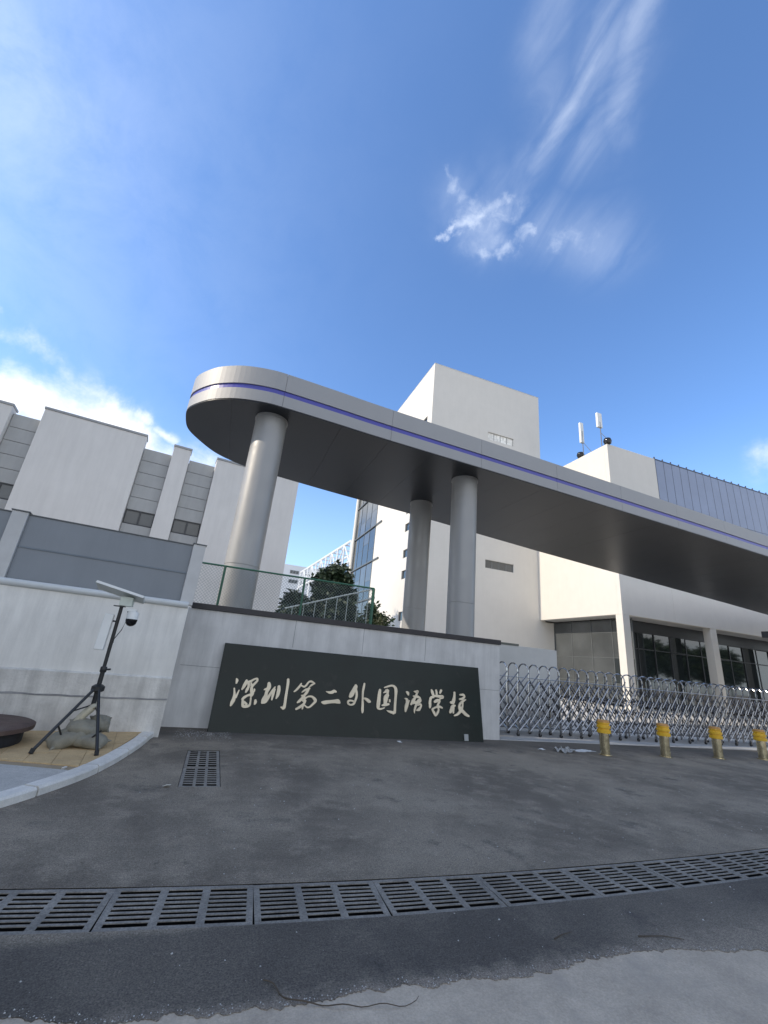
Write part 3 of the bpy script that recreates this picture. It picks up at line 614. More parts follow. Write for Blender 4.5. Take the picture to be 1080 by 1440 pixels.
MB().tube([(1.55,0,2.72),(4.05,0,3.60)], .022, 8).build('rail', rail_m, hr, smooth=True)
for k in range(8):
    u = 1.75+k*.31; MB().tube([(u,0,.0),(u,0,2.72+(u-1.55)*.352)], .012, 6).build('baluster', rail_m, hr)
MB().tube([(4.05,0,0),(4.05,0,3.60)], .022, 8).build('end_post', rail_m, hr, smooth=True)

# ================================================================== CANOPY
can = thing('entrance_canopy', 'long silver flat canopy with rounded end, violet stripe and round columns', 'canopy', (0,0,0))
CZ = 7.815
cf = [(-2.13,13.17),(-2.16,12.51),(-2.04,11.84),(-1.56,11.18),(-1.08,10.82),(-.64,10.62),(-.08,10.50),(.38,10.49),(1.86,10.59),(3.46,10.72),(6.86,10.92),(10.37,11.14),(13.96,11.38),(18.34,11.68),(23.12,12.05),(32,12.75),(46,13.9)]
cb = [(46,22.6),(40.11,21.72),(33.36,20.62),(25.87,19.5),(19.6,18.57),(14.81,17.81),(10.71,17.09),(9.01,16.76),(7.74,16.53),(6.58,16.32),(5.27,16.13),(3.21,15.82),(1.06,15.44),(-.24,15.16),(-.91,14.83),(-1.39,14.45),(-1.83,13.81),(-2.13,13.17)]
cl = arc(cb[10:] + cf[1:], .05)
ring = [p.xy for p in cl]
ring = [Vector(p) for p in cb[:10]] + ring                   # open line: back right -> tip -> front right
rlen = [0]
for a, b in zip(ring, ring[1:]): rlen.append(rlen[-1]+(b-a).length)
def ring_at(s):
    s = max(0, min(rlen[-1], s))
    lo, hi = 0, len(ring)-2
    while lo < hi:
        mid = (lo+hi+1)//2
        if rlen[mid] <= s: lo = mid
        else: hi = mid-1
    t = (s-rlen[lo])/max(1e-9, rlen[lo+1]-rlen[lo]); p = ring[lo].lerp(ring[lo+1], t)
    a = ring[max(0,lo-2)]; b = ring[min(len(ring)-1, lo+3)]; tt = (b-a).normalized()
    return p, Vector((tt.y, -tt.x))                          # outward is to the right going back->tip->front reversed
p, nn = ring_at(rlen[-1]*.9)
OUT = 1 if nn.y < 0 else -1
poly = [tuple(p) for p in ring]
poly_in = [tuple(ring_at(s)[0]-ring_at(s)[1]*OUT*.07) for s in rlen]
MB().prism(poly_in, CZ+.004, CZ+1.0).build('roof_core', trim_grey, can)
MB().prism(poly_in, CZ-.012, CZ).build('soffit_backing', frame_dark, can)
u_ = -2.4
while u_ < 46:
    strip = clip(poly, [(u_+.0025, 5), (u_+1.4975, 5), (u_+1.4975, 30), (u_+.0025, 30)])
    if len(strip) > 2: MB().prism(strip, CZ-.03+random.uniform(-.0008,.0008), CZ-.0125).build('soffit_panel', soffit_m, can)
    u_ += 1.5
s_seam = min(rlen, key=lambda s: (ring_at(s)[0]-Vector((.38,10.49))).length)
s_b = min(rlen, key=lambda s: (ring_at(s)[0]-Vector((1.06,15.44))).length)
cuts = [s_b, s_seam]; s = s_seam
while s < rlen[-1]-1: s = min(s+3.27, rlen[-1]); cuts.append(s)
s = s_b; pre = []
while s > 0.5: s = max(s-3.27, 0); pre.append(s)
cuts = pre[::-1]+cuts
def band(sa, sb_, z0, z1, o, name, m_, ret=.05):
    n = max(2, int((sb_-sa)/.14)); mb = MB(); rows = []
    for k in range(n+1):
        s = sa+.004+(sb_-sa-.008)*k/n; p, q = ring_at(s); q = q*OUT
        a = p+q*o; b = p+q*(o-ret)
        rows.append([(*b,z0),(*a,z0),(*a,z1),(*b,z1)])
    for r0, r1 in zip(rows, rows[1:]):
        for k in range(4): mb.quad(r0[k], r1[k], r1[(k+1)%4], r0[(k+1)%4])
    mb.quad(*rows[0]); mb.quad(*rows[-1])
    o_ = mb.build(name, m_, can, smooth=True); return o_
for a, b in zip(cuts, cuts[1:]):
    band(a, b, CZ+.002, CZ+.345, .012, 'fascia_panel', fascia_m)
    band(a, b, CZ+.495, CZ+1.045, .012, 'fascia_panel', fascia_m)
    band(a, b, CZ+.348, CZ+.492, -.02, 'violet_stripe', stripe_m, .04)
MB().prism(poly_in, CZ+1.0, CZ+1.03).build('roof_sheet', trim_grey, can)
cprof = MB().lathe([(.435,0),(.435,3.50),(.425,3.506),(.425,3.524),(.435,3.53),(.435,CZ-.03-.001)], 48).mesh('column', smooth=True)
colr = MB().lathe([(.455,CZ-.10),(.455,CZ-.0301)], 48).mesh('column_collar', smooth=True)
for u, v in ((.21,11.32),(6.95,12.03),(6.66,14.95),(38.5,15.6),(38.5,19.6)):
    c0 = piece('column', cprof, column_m, can, loc=(u,v,0)); piece('column_collar', colr, column_m, c0)

# ================================================================== LEFT SCHOOL BUILDING
lb = thing('school_building', 'pale windowed school building with grey spandrel strips behind the board fence', 'building', (0,0,0), AZ)
D0 = 28.0
def lbox(a, b, d0, d1, z0, z1, name, m_, bev=.02): return MB().box(a,b,d0,d1,z0,z1).build(name, m_, lb, bevel=bev)
lbox(-32, 7.08, D0+.55, D0+8, 0, 12.5, 'rear_volume', pale_wall)
bays = [(-9.24,-7.90),(-2.70,-1.12),(-.09,1.50),(-12.4,-10.96)]
piers = [(-7.90,-2.70,13.28),(-1.12,-.09,13.16),(1.50,7.10,13.08),(-10.96,-9.24,12.92),(-20,-12.4,13.1)]
for a, b, z in piers:
    lbox(a+.004, b-.004, D0, D0+.8, 0, z, 'wall_panel', pale_wall)
    lbox(a-.03, b+.03, D0-.05, D0+.9, z+.002, z+.14, 'wall_coping', trim_grey if 0 else mat('grey_coping', (.30,.31,.32), .7))
for a, b in bays:
    z = 12.68
    for k in range(5):
        lbox(a+.02, b-.02, D0+.40, D0+.64, z-.788, z-.012, 'spandrel_panel', grey_span, .01); z -= .80
    wf = MB(); fw_ = .05
    zt, zb = z-.01, z-.85; y0, y1 = D0+.42, D0+.50
    for x0, x1, q0, q1 in ((a+.02,b-.02,zt-fw_,zt),(a+.02,b-.02,zb,zb+fw_),(a+.02,a+.02+fw_,zb+fw_,zt-fw_),(b-.02-fw_,b-.02,zb+fw_,zt-fw_),((a+b)/2-.05,(a+b)/2+.05,zb+fw_,zt-fw_)):
        wf.box(x0,x1,y0,y1,q0,q1)
    w = wf.build('window', frame_dark, lb)
    for x0, x1 in ((a+.075,(a+b)/2-.05),((a+b)/2+.05,b-.075)):
        MB().box(x0,x1,D0+.47,D0+.49,zb+fw_,zt-fw_).build('pane', glass_grey, w)
    z = zb-.01
    while z > 1.2:
        lbox(a+.02, b-.02, D0+.40, D0+.64, z-.788, z-.012, 'spandrel_panel', grey_span, .01); z -= .80

# ================================================================== TOWER
tw = thing('school_tower', 'tall plain white tower, sunlit on its left face, behind the canopy', 'tower')
TUa, TUb, TVa, TVb, TZ = 15.19, 28.05, 32.99, 47.07, 30.8
def tb(mb, name, m_, par=None, bev=.015): return mb.build(name, m_, par or tw, bevel=bev)
# front wall with two openings
def wall_with_holes(u0,u1,z0,z1,holes,y0,y1,axis):
    """solid wall along u (axis 0) or v (axis 1), rectangular openings left out"""
    mb = MB(); xs = sorted({u0,u1}|{h[0] for h in holes}|{h[1] for h in holes}); zs = sorted({z0,z1}|{h[2] for h in holes}|{h[3] for h in holes})
    for a, b in zip(xs, xs[1:]):
        for c0, d0 in zip(zs, zs[1:]):
            if any(h[0] <= a and b <= h[1] and h[2] <= c0 and d0 <= h[3] for h in holes): continue
            P = [(a,y0,c0),(b,y0,c0),(b,y0,d0),(a,y0,d0)]
            if axis == 1: P = [(y, x, z) for x, y, z in P]
            mb.quad(*P)
            for (p, q, e) in (((a,c0),(b,c0),(0,-1)),((a,d0),(b,d0),(0,1)),((a,c0),(a,d0),(-1,0)),((b,c0),(b,d0),(1,0))):
                mx_, mz_ = (p[0]+q[0])/2+e[0]*1e-4, (p[1]+q[1])/2+e[1]*1e-4
                inside = u0 < mx_ < u1 and z0 < mz_ < z1 and not any(h[0] < mx_ < h[1] and h[2] < mz_ < h[3] for h in holes)
                if inside: continue
                P = [(p[0],y0,p[1]),(q[0],y0,q[1]),(q[0],y1,q[1]),(p[0],y1,p[1])]
                if axis == 1: P = [(y, x, z) for x, y, z in P]
                mb.quad(*P)
    return mb
fh = [(21.6,24.67,23.8,24.67),(21.47,24.56,10.48,11.25)]
tb(wall_with_holes(TUa, 29.0, 0, 6.35, [], TVa, TVa+.35, 0), 'front_wall', white_wall, bev=0)
tb(wall_with_holes(TUa, TUb, 6.351, TZ, fh, TVa, TVa+.35, 0), 'front_wall', white_wall, bev=0)
lh = [(25.5,28.3,z,z+.62) for z in (18.65,16.4,12.4,11.05,8.95,7.3,4.6)]
lh = [(34.0,37.67,24.2,25.13),(34.0,37.67,19.7,20.6)] + [(34.7,37.67,z,z+.82) for z in (15.67,13.8,11.13,9.07,5.2)]
tb(wall_with_holes(TVa+.351, TVb, 0, TZ, lh, TUa, TUa+.35, 1), 'side_wall', white_wall, bev=0)
MB().quad((TUa,TVb+9,TZ-.01),(TUb,TVb+9,TZ-.01),(TUb,TVa,TZ-.01),(TUa,TVa,TZ-.01)).build('roof', trim_grey, tw)
MB().quad((TUb,TVa,0),(TUb,TVb+9,0),(TUb,TVb+9,TZ),(TUb,TVa,TZ)).build('side_wall', white_wall, tw)
MB().quad((TUa,TVb+9,0),(TUb,TVb+9,0),(TUb,TVb+9,TZ),(TUa,TVb+9,TZ)).build('rear_wall', white_wall, tw)
cr_ = MB(); cr_.box(TUa-.02,TUb+.02,TVa-.02,TVa+.34,TZ+.002,TZ+.05); cr_.box(TUa-.02,TUa+.34,TVa+.342,TVb+9,TZ+.002,TZ+.05); cr_.build('parapet_coping', mat('pale_coping', (.55,.55,.54), .8), tw)
for k, (a, b, z0, z1) in enumerate(fh):           # louvred slots of the front
    f = MB(); f.box(a,b,TVa+.10,TVa+.14,z0,z0+.035); f.box(a,b,TVa+.10,TVa+.14,z1-.035,z1)
    for j in range(5):
        u = a+(b-a)*j/4; f.box(max(a,u-.025),min(b,u+.025),TVa+.10,TVa+.14,z0+.035,z1-.035)
    w = f.build('window', mat('alu_frame_grey', (.20,.21,.21), .5), tw)
    for j in range(4):
        a0, b0 = a+(b-a)*j/4+.025, a+(b-a)*(j+1)/4-.025
        if k == 1: 
            MB().box(a0,b0,TVa+.115,TVa+.125,z0+.035,z1-.035).build('pane', glass_grey, w)
        else:
            MB().box(a0,b0,TVa+.115,TVa+.125,z0+.035,z1-.035).build('pane', mat('pale_blind_glass', (.80,.78,.72), .5, var=.25, scale=4), w)
for a, b, z0, z1 in lh:
    f = MB(); f.box(TUa+.12,TUa+.16,a,b,z0,z0+.04); f.box(TUa+.12,TUa+.16,a,b,z1-.04,z1)
    for v in (a, (a+b)/2-.02, b-.04): f.box(TUa+.12,TUa+.16,v,v+.04,z0+.04,z1-.04)
    w = f.build('window', frame_dark, tw)
    MB().box(TUa+.13,TUa+.15,a+.04,b-.04,z0+.04,z1-.04).build('pane', glass_dark, w)
# stair curtain wall on the left face
V0, V1 = TVb, 56.0
ncol, zs_ = 4, [0.2,3.9,8.1,12.6,17.0,21.6,26.1,30.6]
for k in range(ncol+1):
    v = V0+(V1-V0)*k/ncol
    MB().box(TUa-.05,TUa+.05,v-.05,v+.05,0,TZ).build('mullion', trim_grey, tw)
for z in zs_[1:]:
    MB().box(TUa-.16,TUa-.052,V0-2.2,V1,z-.07,z+.07).build('floor_ledge', trim_grey, tw)
random.seed(3)
for k in range(ncol):
    a, b = V0+(V1-V0)*k/ncol+.05, V0+(V1-V0)*(k+1)/ncol-.05
    for z0, z1 in zip(zs_, zs_[1:]):
        zm = z0+(z1-z0)*random.choice((.38,.5,.62))
        MB().box(TUa-.02,TUa+.01,a,b,z0+.02,zm-.02).build('pane', random.choice((glass_dark,glass_grey,glass_dark)), tw)
        MB().box(TUa-.02,TUa+.01,a,b,zm+.02,z1-.02).build('pane', random.choice((glass_dark,glass_grey,glass_grey)), tw)
        MB().box(TUa-.03,TUa+.03,a,b,zm-.02,zm+.02).build('transom', trim_grey, tw)
MB().tube([(TUa-.12,56.1,0),(TUa-.12,56.1,TZ)], .26, 14).build('white_corner_pipe', white_wall, tw, smooth=True)

# ================================================================== GLASS FRONT BLOCK
bk = thing('glass_front_block', 'white school block with finned blue glass above and dark glazed ground floor', 'building')
BU, BV, BZ, SZ = 27.4, 24.0, 20.6, 6.47
BR = 78
MB().box(BU, 32.83, BV, BV+.35, SZ, BZ).build('front_wall', white_wall, bk, bevel=.015)
MB().box(32.832, BR, BV, BV+.35, SZ, 12.3).build('front_wall', white_wall, bk, bevel=.015)
MB().box(BU, BU+.35, BV+.352, TVa-.003, SZ, BZ).build('side_wall', white_wall, bk, bevel=.015)
MB().quad((BU+.3,BV+.3,BZ-.25),(BR,BV+.3,BZ-.25),(BR,BV+20,BZ-.25),(BU+.3,BV+20,BZ-.25)).build('roof', trim_grey, bk)
MB().box(BU+.352,BR,BV+.352,TVa-.01,SZ+.005,SZ+.06).build('soffit', mat('pale_soffit', (.45,.45,.44), .8), bk)
MB().box(29.07,BR,25.82,25.86,5.62,SZ).build('soffit_trim', frame_dark, bk)
MB().quad((BU+.4,BV+18,0),(BR,BV+20,0),(BR,BV+20,BZ-.25),(BU+.4,BV+18,BZ-.25)).build('rear_wall', white_wall, bk)
MB().quad((BR,BV,0),(BR,BV+20,0),(BR,BV+20,BZ-.25),(BR,BV,BZ-.25)).build('side_wall', white_wall, bk)
# columns
MB().box(BU+.001, BU+.67, BV+.001, BV+.61, -.05, SZ-.002).build('column', white_wall, bk, bevel=.012)
cm = MB().box(-.34,.34,0,.61,-.05,SZ-.002).mesh('column')
for u in (37.0,46.4,55.9,65.3): piece('column', cm, white_wall, bk, loc=(u,BV+.02,0), bevel=.012)
# finned glass: two rows of panes between fins
F0, FP, FN = 32.88, 1.003, 44
pl = MB().box(.03,FP-.03,0,.03,12.35,16.2).mesh('glass_panel'); pu_ = MB().box(.03,FP-.03,0,.03,16.25,20.52).mesh('glass_panel')
fm = MB().box(-.034,.034,-.045,.05,12.34,20.82).mesh('fin'); tm = MB().box(.03,FP-.03,-.02,.02,16.203,16.247).mesh('transom')
for k in range(FN):
    u = F0+FP*k
    piece('fin', fm, fin_metal, bk, loc=(u,BV+.06,0))
    if k < FN-1:
        piece('glass_panel', pl, glass_blue, bk, loc=(u,BV+.015,0), rot=(0,0,random.uniform(-.0015,.0015)))
        piece('glass_panel', pu_, glass_blue, bk, loc=(u,BV+.015,0), rot=(0,0,random.uniform(-.0015,.0015)))
        piece('transom', tm, fin_metal, bk, loc=(u,BV+.03,0))
MB().box(F0,F0+FP*(FN-1),BV+.0,BV+.10,20.54,20.64).build('top_rail', fin_metal, bk)
# dark glazing under the front
GV = 25.87
zs2 = [.25, 2.2, 4.35, 5.6]; us2 = [29.07]
while us2[-1] < 70: us2.append(us2[-1]+1.76)
for u in us2: MB().box(u-.035,u+.035,GV-.06,GV+.04,0,5.62).build('mullion', frame_dark, bk)
for a, b in zip(us2, us2[1:]):
    for z0, z1 in zip(zs2, zs2[1:]):
        MB().box(a+.035,b-.035,GV-.01,GV+.01,z0+.03,z1-.03).build('pane', glass_dark, bk, rot=(random.uniform(-.002,.002),0,random.uniform(-.0006,.0006)))
    for z in zs2: MB().box(a+.035,b-.035,GV-.05,GV+.03,z-.03,z+.03).build('transom', frame_dark, bk)
# grey glazing on the left side
GU = 29.0
vs2 = [24.65,26.5,28.6,30.8,32.93]; zs3 = [.2,1.6,3.47,5.4,6.4]
for v in vs2: MB().box(GU-.04,GU+.04,v-.03,v+.03,0,6.42).build('mullion', trim_grey, bk)
MB().box(GU-.05,GU+.3,32.955,32.98,0,6.42).build('window_jamb', white_wall, bk)
for a, b in zip(vs2, vs2[1:]):
    for z0, z1 in zip(zs3, zs3[1:]):
        MB().box(GU-.01,GU+.01,a+.03,b-.03,z0+.025,z1-.025).build('pane', glass_dark if (z0 == 1.6 and a < 25) else glass_grey, bk)
    for z in zs3[:-1]: MB().box(GU-.03,GU+.03,a+.03,b-.03,z-.025,z+.025).build('transom', trim_grey, bk)

# roof antennas
def antenna(v, h, w, label):
    t = thing('roof_antenna', label, 'antenna', (BU+.25, v, BZ), 0, 'antennas on the roof edge')
    MB().tube([(0,0,-.02),(0,0,h-.9)], .035, 8).build('mast', trim_grey, t)
    MB().box(-.27,.27,-.02,.18,h-1.45,h).build('panel', whiteplas, t, bevel=.03) if w > .3 else MB().box(-.2,.2,-.02,.18,h-2.1,h).build('panel', whiteplas, t, bevel=.03)
    MB().tube([(0,0,h-2.0),(.0,-1.0,.0)], .022, 6).build('stay', trim_grey, t)
    MB().box(-.14,.14,-.14,.14,-.02,.06).build('foot_plate', trim_grey, t)
antenna(26.8, 3.6, .3, 'white box antenna on the roof edge, left of the two')
antenna(24.75, 3.5, .4, 'white box antenna on the roof edge, right of the two by the corner')
for v, lab in ((27.1,'small black floodlight at the foot of the left roof antenna'), (24.1,'small black floodlight on the very corner of the block roof')):
    f = thing('floodlight', lab, 'floodlight', (BU+.2,v,BZ), 0, 'floodlights on the block roof')
    MB().lathe([(.06,.0),(.27,.1),(.34,.33),(.27,.56),(.06,.66)],16).build('lamp_body', dome_m, f, smooth=True)
    MB().tube([(0,0,-.02),(0,0,.05)], .05, 8).build('bracket', trim_grey, f)

# low wall and guard house behind the gate
gw = thing('low_wall', 'low plain grey wall behind the left end of the folding gate', 'wall', (0,12.2,0))
MB().box(5.2,10.80,0,.35,-.02,2.47).build('wall_body', mat('grey_render', (.50,.50,.48), .85, var=.05), gw, bevel=.01)
MB().box(5.2,9.25,-.02,.37,2.472,2.53).build('coping', mat('olive_coping', (.13,.14,.12), .7), gw)
gh = thing('guard_house', 'dark guard house with overhanging flat roof at the right picture edge', 'guard house', (25.1,11.6,0))
MB().box(0,6.5,0,2.45,4.40,4.70).build('roof_slab', mat('dark_roof_metal', (.03,.032,.036), .5), gh, bevel=.02)
MB().box(.45,6.0,.4,2.3,-.02,1.0).build('base_wall', conc_wall, gh)
for a in (.45,2.3,4.15,5.92): MB().box(a,a+.08,.4,.48,1.0,4.40).build('mullion', frame_dark, gh)
for a, c in ((.53,2.3),(2.38,4.15),(4.23,5.92)): MB().box(a,c,.43,.45,1.002,4.398).build('pane', glass_dark, gh)
MB().box(.47,.49,.485,2.2,1.002,4.398).build('pane', glass_dark, gh)
MB().box(.5,5.9,2.21,2.29,1.002,4.398).build('rear_wall', conc_wall, gh)

# ================================================================== BACKGROUND
fb = thing('far_building', 'hazy white building far behind, seen between the school building and the tree', 'building', (0,120,0))
MB().box(11,24,0,16,0,24.6).build('wall', far_wall, fb)
for z in (22.2,19.6,16.0,13.4,10.8):
    for u in (15.0, 18.6):
        f = MB().box(u,u+2.5,-.12,-.02,z,z+.95).build('window', mat('far_window_grey', (.25,.27,.29), .4), fb)
        for j in range(3): MB().box(u+.06+j*.82,u+.76+j*.82,-.14,-.121,z+.08,z+.87).build('pane', glass_grey, f)
tr = thing('truss_walkway', 'white steel truss bridge joining the tower above the dark tree', 'walkway')
P0, P1 = Vector((14.9,56.6,0)), Vector((13.2,88,0)); nb = 10
top = [P0.lerp(P1,k/nb)+Vector((0,0,17.2)) for k in range(nb+1)]; bot = [P0.lerp(P1,k/nb)+Vector((0,0,14.1)) for k in range(nb+1)]
for sx in (0, 2.4):
    d = Vector((sx*1.2,0,0))
    MB().tube([top[0]+d,top[-1]+d], .19, 6).build('top_chord', truss_m, tr); MB().tube([bot[0]+d,bot[-1]+d], .19, 6).build('bottom_chord', truss_m, tr)
    for k in range(nb+1): MB().tube([top[k]+d,bot[k]+d], .14, 6).build('upright', truss_m, tr)
    for k in range(nb): MB().tube([top[k]+d,bot[k+1]+d] if k%2 else [bot[k]+d,top[k+1]+d], .10, 6).build('diagonal', truss_m, tr)
for k in range(nb+1): MB().tube([top[k],top[k]+Vector((2.9,0,0))], .12, 6).build('cross_beam', truss_m, tr)
for k in (3,7,10): MB().tube([bot[k]*1, Vector((bot[k].x,bot[k].y,-.02))], .22, 10).build('leg', truss_m, tr)

def leaf_crown(n, rx, ry, z0, z1, size, seedv, lumps, gap=.0, long=1.6, droop=.3):
    rnd = random.Random(seedv); mb = MB(); cz, rz = (z0+z1)/2, (z1-z0)/2
    L = [(Vector((0,0,cz)), 1.0)]
    cen = []
    for _ in range(lumps):
        while True:
            p = Vector((rnd.uniform(-1,1), rnd.uniform(-1,1), rnd.uniform(-1,1)))
            if p.length < 1: break
        cen.append((Vector((p.x*rx*.72, p.y*ry*.72, cz+p.z*rz*.78)), rnd.uniform(.26,.48)*min(rx,rz)))
    for _ in range(n):
        c0, r = rnd.choice(cen)
        d = Vector((rnd.gauss(0,1), rnd.gauss(0,1), rnd.gauss(0,.8))).normalized()*r*(rnd.random()**.4)
        p = c0+d
        a = Vector((rnd.gauss(0,1), rnd.gauss(0,1), rnd.gauss(0,.6)-droop)).normalized(); b = a.cross(Vector((rnd.gauss(0,1),rnd.gauss(0,1),rnd.gauss(0,1)))).normalized()
        s = size*rnd.uniform(.6,1.3)
        mb.quad(p, p+a*s*long*.5+b*s*.4, p+a*s*long, p+a*s*long*.5-b*s*.4)
    return mb
def tree(name, label, cat, u, v, h, rx, z0, n, size, seedv, lm, group=None, lumps=26, long=1.6, tr_=.16, z=0):
    t = thing(name, label, cat, (u,v,z), 0, group); rnd = random.Random(seedv+99)
    tb_ = MB(); tb_.tube([(0,0,-.1),(.05*rx,0,h*.35),(0,.06*rx,h*.72)], tr_, 8, tr_*.4)
    for k in range(6):
        a = rnd.uniform(0,6.28); z1 = h*rnd.uniform(.3,.6); q = rx*.6
        tb_.tube([(0,0,z1),(math.cos(a)*q*.5,math.sin(a)*q*.5,z1+h*.12),(math.cos(a)*q,math.sin(a)*q,z1+h*.2)], tr_*.35, 6, tr_*.1)
    tb_.build('trunk', bark, t)
    leaf_crown(n, rx, rx, z0, h, size, seedv, lumps, long=long).build('crown', lm, t, recalc=False)
    return t
tree('tree', 'dense dark green tree under the white truss, left of the tower', 'tree', 9.0, 38.5, 10.2, 2.1, 2.5, 15000, .30, 11, leaf_dk, lumps=60)
tree('tree', 'lower dark tree beside the dense one, near the far white building', 'tree', 5.5, 37.0, 6.9, 1.7, 1.2, 9000, .26, 12, leaf_dk, lumps=40)
tree('tree', 'narrow tree rising close behind the wire fence, below the dense tree', 'tree', 7.6, 30.0, 5.6, 1.5, .8, 5000, .24, 13, leaf_dk, lumps=30)
hedge = [(1.75,14.2),(2.55,14.5),(3.3,14.1),(4.05,14.6),(4.75,14.3)]
hl = ['leftmost', 'second from left', 'middle', 'fourth from left', 'rightmost']
for k, (u, v) in enumerate(hedge):
    tree('shrub', f'dark green shrub behind the wire fence, {hl[k]} of the row', 'shrub', u, v, (3.35,3.55,3.7,3.9,3.65)[k], .72, 1.2, 4200, .10, 20+k, leaf_md if k == 4 else leaf_dk, 'shrubs behind the wire fence', lumps=22, tr_=.05)
sh = thing('strappy_shrub', 'small sunlit shrub with narrow arching leaves beside the fence end', 'shrub', (4.65,13.0,0))
mb = MB(); rnd = random.Random(5)
for k in range(240):
    a = rnd.uniform(0,6.28); base = Vector((rnd.gauss(0,.07), rnd.gauss(0,.07), 2.35+rnd.uniform(-.5,.45))); l = rnd.uniform(.22,.42); e = rnd.uniform(-.1,1.2)
    d = Vector((math.cos(a)*math.cos(e), math.sin(a)*math.cos(e), math.sin(e))); s = Vector((-math.sin(a), math.cos(a), 0))*.014
    p1 = base+d*l*.6+Vector((0,0,.03)); p2 = base+d*l+Vector((0,0,-.05))
    mb.quad(base-s*.5, base+s*.5, p1+s, p1-s); mb.quad(p1-s, p1+s, p2)
mb.build('crown', leaf_lt, sh, recalc=False)
sm_ = MB()
for k in range(7):
    a = k*.9; sm_.tube([(0,0,-.05),(math.cos(a)*.06,math.sin(a)*.06,1.3),(math.cos(a)*.12,math.sin(a)*.12,2.5)], .018, 5, .008)
sm_.build('stem', bark, sh)

# ================================================================== FOLDING GATE
gate = thing('folding_gate', 'stainless steel folding gate of arched hoops and crossed bars on castors', 'gate', (0,10.72,.022))
GP, GN, GH, GD = .362, 36, 1.87, .44
hp = [(0,0,.10),(0,0,GH-.20)] + [(0, GD/2-GD/2*math.cos(math.pi*k/12), GH-.20+.20*math.sin(math.pi*k/12)) for k in range(1,12)] + [(0,GD,GH-.20),(0,GD,.10)]
hoop = MB().tube(hp, .0195, 8).mesh('hoop', smooth=True)
def bar(z0, z1, y, w=.017):
    return MB().tube([(0,y,z0),(GP,y,z1)], w, 6).mesh('lattice_bar', smooth=True)
rows = [(.14,.48),(.50,.16),(.34,.80),(.82,.36),(.66,1.12),(1.14,.68),(.98,1.42),(1.46,1.02),(1.26,1.64),(.40,1.18)]
front = [bar(a, b, -.028 if i % 2 else -.05) for i, (a, b) in enumerate(rows)]
back = [bar(a, b, GD+.028 if i % 2 else GD+.05) for i, (a, b) in enumerate(rows[:8])]
small = MB().tube([(-.012,-.06,.0),(.012,-.06,.0)], .02, 6)
wheel = MB(); wheel.tube([(-.0,-.016,.05),(0,.016,.05)], .05, 14)
whm = wheel.mesh('castor', smooth=True); cfk = MB().box(-.022,.022,-.028,.028,.06,.16).mesh('castor_fork')
brk = MB().box(-.028,.028,-.062,-.01,.80,.86).mesh('hinge_block')
extra = MB()
for k in range(GN):
    u = 7.36+GP*k
    piece('hoop', hoop, steel_m, gate, loc=(u,0,0))
    if k < GN-1:
        for me in front[:8]: piece('lattice_bar', me, steel_m, gate, loc=(u,0,0))
        for i_ in (8,9): extra.tube([(u,-.03 if i_ == 8 else .03,rows[i_][0]),(u+GP,-.03 if i_ == 8 else .03,rows[i_][1])], .015, 6)
        for i, (a, b) in enumerate(rows[:8]):
            if False: piece('lattice_bar', back[i], steel_dk, gate, loc=(u,0,0))
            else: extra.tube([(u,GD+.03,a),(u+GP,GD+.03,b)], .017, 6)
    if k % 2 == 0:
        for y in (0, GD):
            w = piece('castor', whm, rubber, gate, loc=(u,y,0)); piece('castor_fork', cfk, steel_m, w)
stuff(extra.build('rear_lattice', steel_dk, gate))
MB().tube([(7.36,-.03,1.50),(7.36+GP*(GN-1),-.03,1.50)], .012, 6).build('upper_rail', steel_m, gate)
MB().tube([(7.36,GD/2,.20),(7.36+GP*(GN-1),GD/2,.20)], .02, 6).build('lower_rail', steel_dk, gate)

# ================================================================== BOLLARDS
bw = ['first bollard from the sign wall', 'second bollard from the sign wall', 'third bollard from the sign wall', 'fourth bollard from the sign wall, by the picture edge', 'bollard']
bpost = MB().lathe([(.150,-.02),(.150,.012),(.108,.014),(.108,.50)], 28).mesh('post', smooth=True)
bcol = MB().lathe([(.113,.47),(.150,.472),(.153,.49),(.153,.545),(.128,.552),(.128,.578),(.153,.585),(.153,.635),(.128,.642),(.128,.672),(.145,.68),(.145,.70)], 28).mesh('collar', smooth=True)
bcap = MB().lathe([(.136,.701),(.134,.735),(.118,.752),(.02,.758)], 28).mesh('cap', smooth=True)
cap_m = mat('worn_orange_cap', (.48,.24,.06), .5, var=.2, scale=9)
for k, u in enumerate((9.02,10.98,12.90,14.70)):
    t = thing('bollard', f'steel bollard with yellow banded top, {bw[k]}', 'bollard', (u,8.72+.01*k,0), .4*k, 'bollards in front of the folding gate')
    piece('post', bpost, bollard_m, t); piece('collar', bcol, yellow_m, t); piece('cap', bcap, cap_m, t)

# ================================================================== CAMERA TRIPOD
tp = thing('camera_tripod', 'black tripod carrying a white solar panel and a dome camera', 'camera tripod', (-1.53,7.95,KH))
HZ = .74
feet = [(-.40,-.66),(.33,-.68),(.02,.72)]
for fx, fy in feet:
    d = Vector((fx,fy,0)).normalized()
    lg = MB().tube([(d.x*.06,d.y*.06,HZ),(fx,fy,.03)], .021, 10).build('leg', black_m, tp, smooth=True)
    MB().tube([(fx*.985,fy*.985,.055),(fx*1.015,fy*1.015,.0)], .028, 8).build('rubber_foot', rubber, lg)
MB().tube([(0,0,.48),(0,0,1.0)], .032, 14).build('lower_tube', black_m, tp, smooth=True)
MB().tube([(0,0,1.0),(0,0,1.98)], .026, 14).build('pole', black_m, tp, smooth=True)
MB().lathe([(.045,HZ-.05),(.09,HZ-.03),(.09,HZ+.03),(.045,HZ+.06)],16).build('hub', black_m, tp, smooth=True)
for fx, fy in feet:
    MB().tube([(0,0,.52),(fx*.42,fy*.42,HZ*.62)], .010, 6).build('brace', black_m, tp)
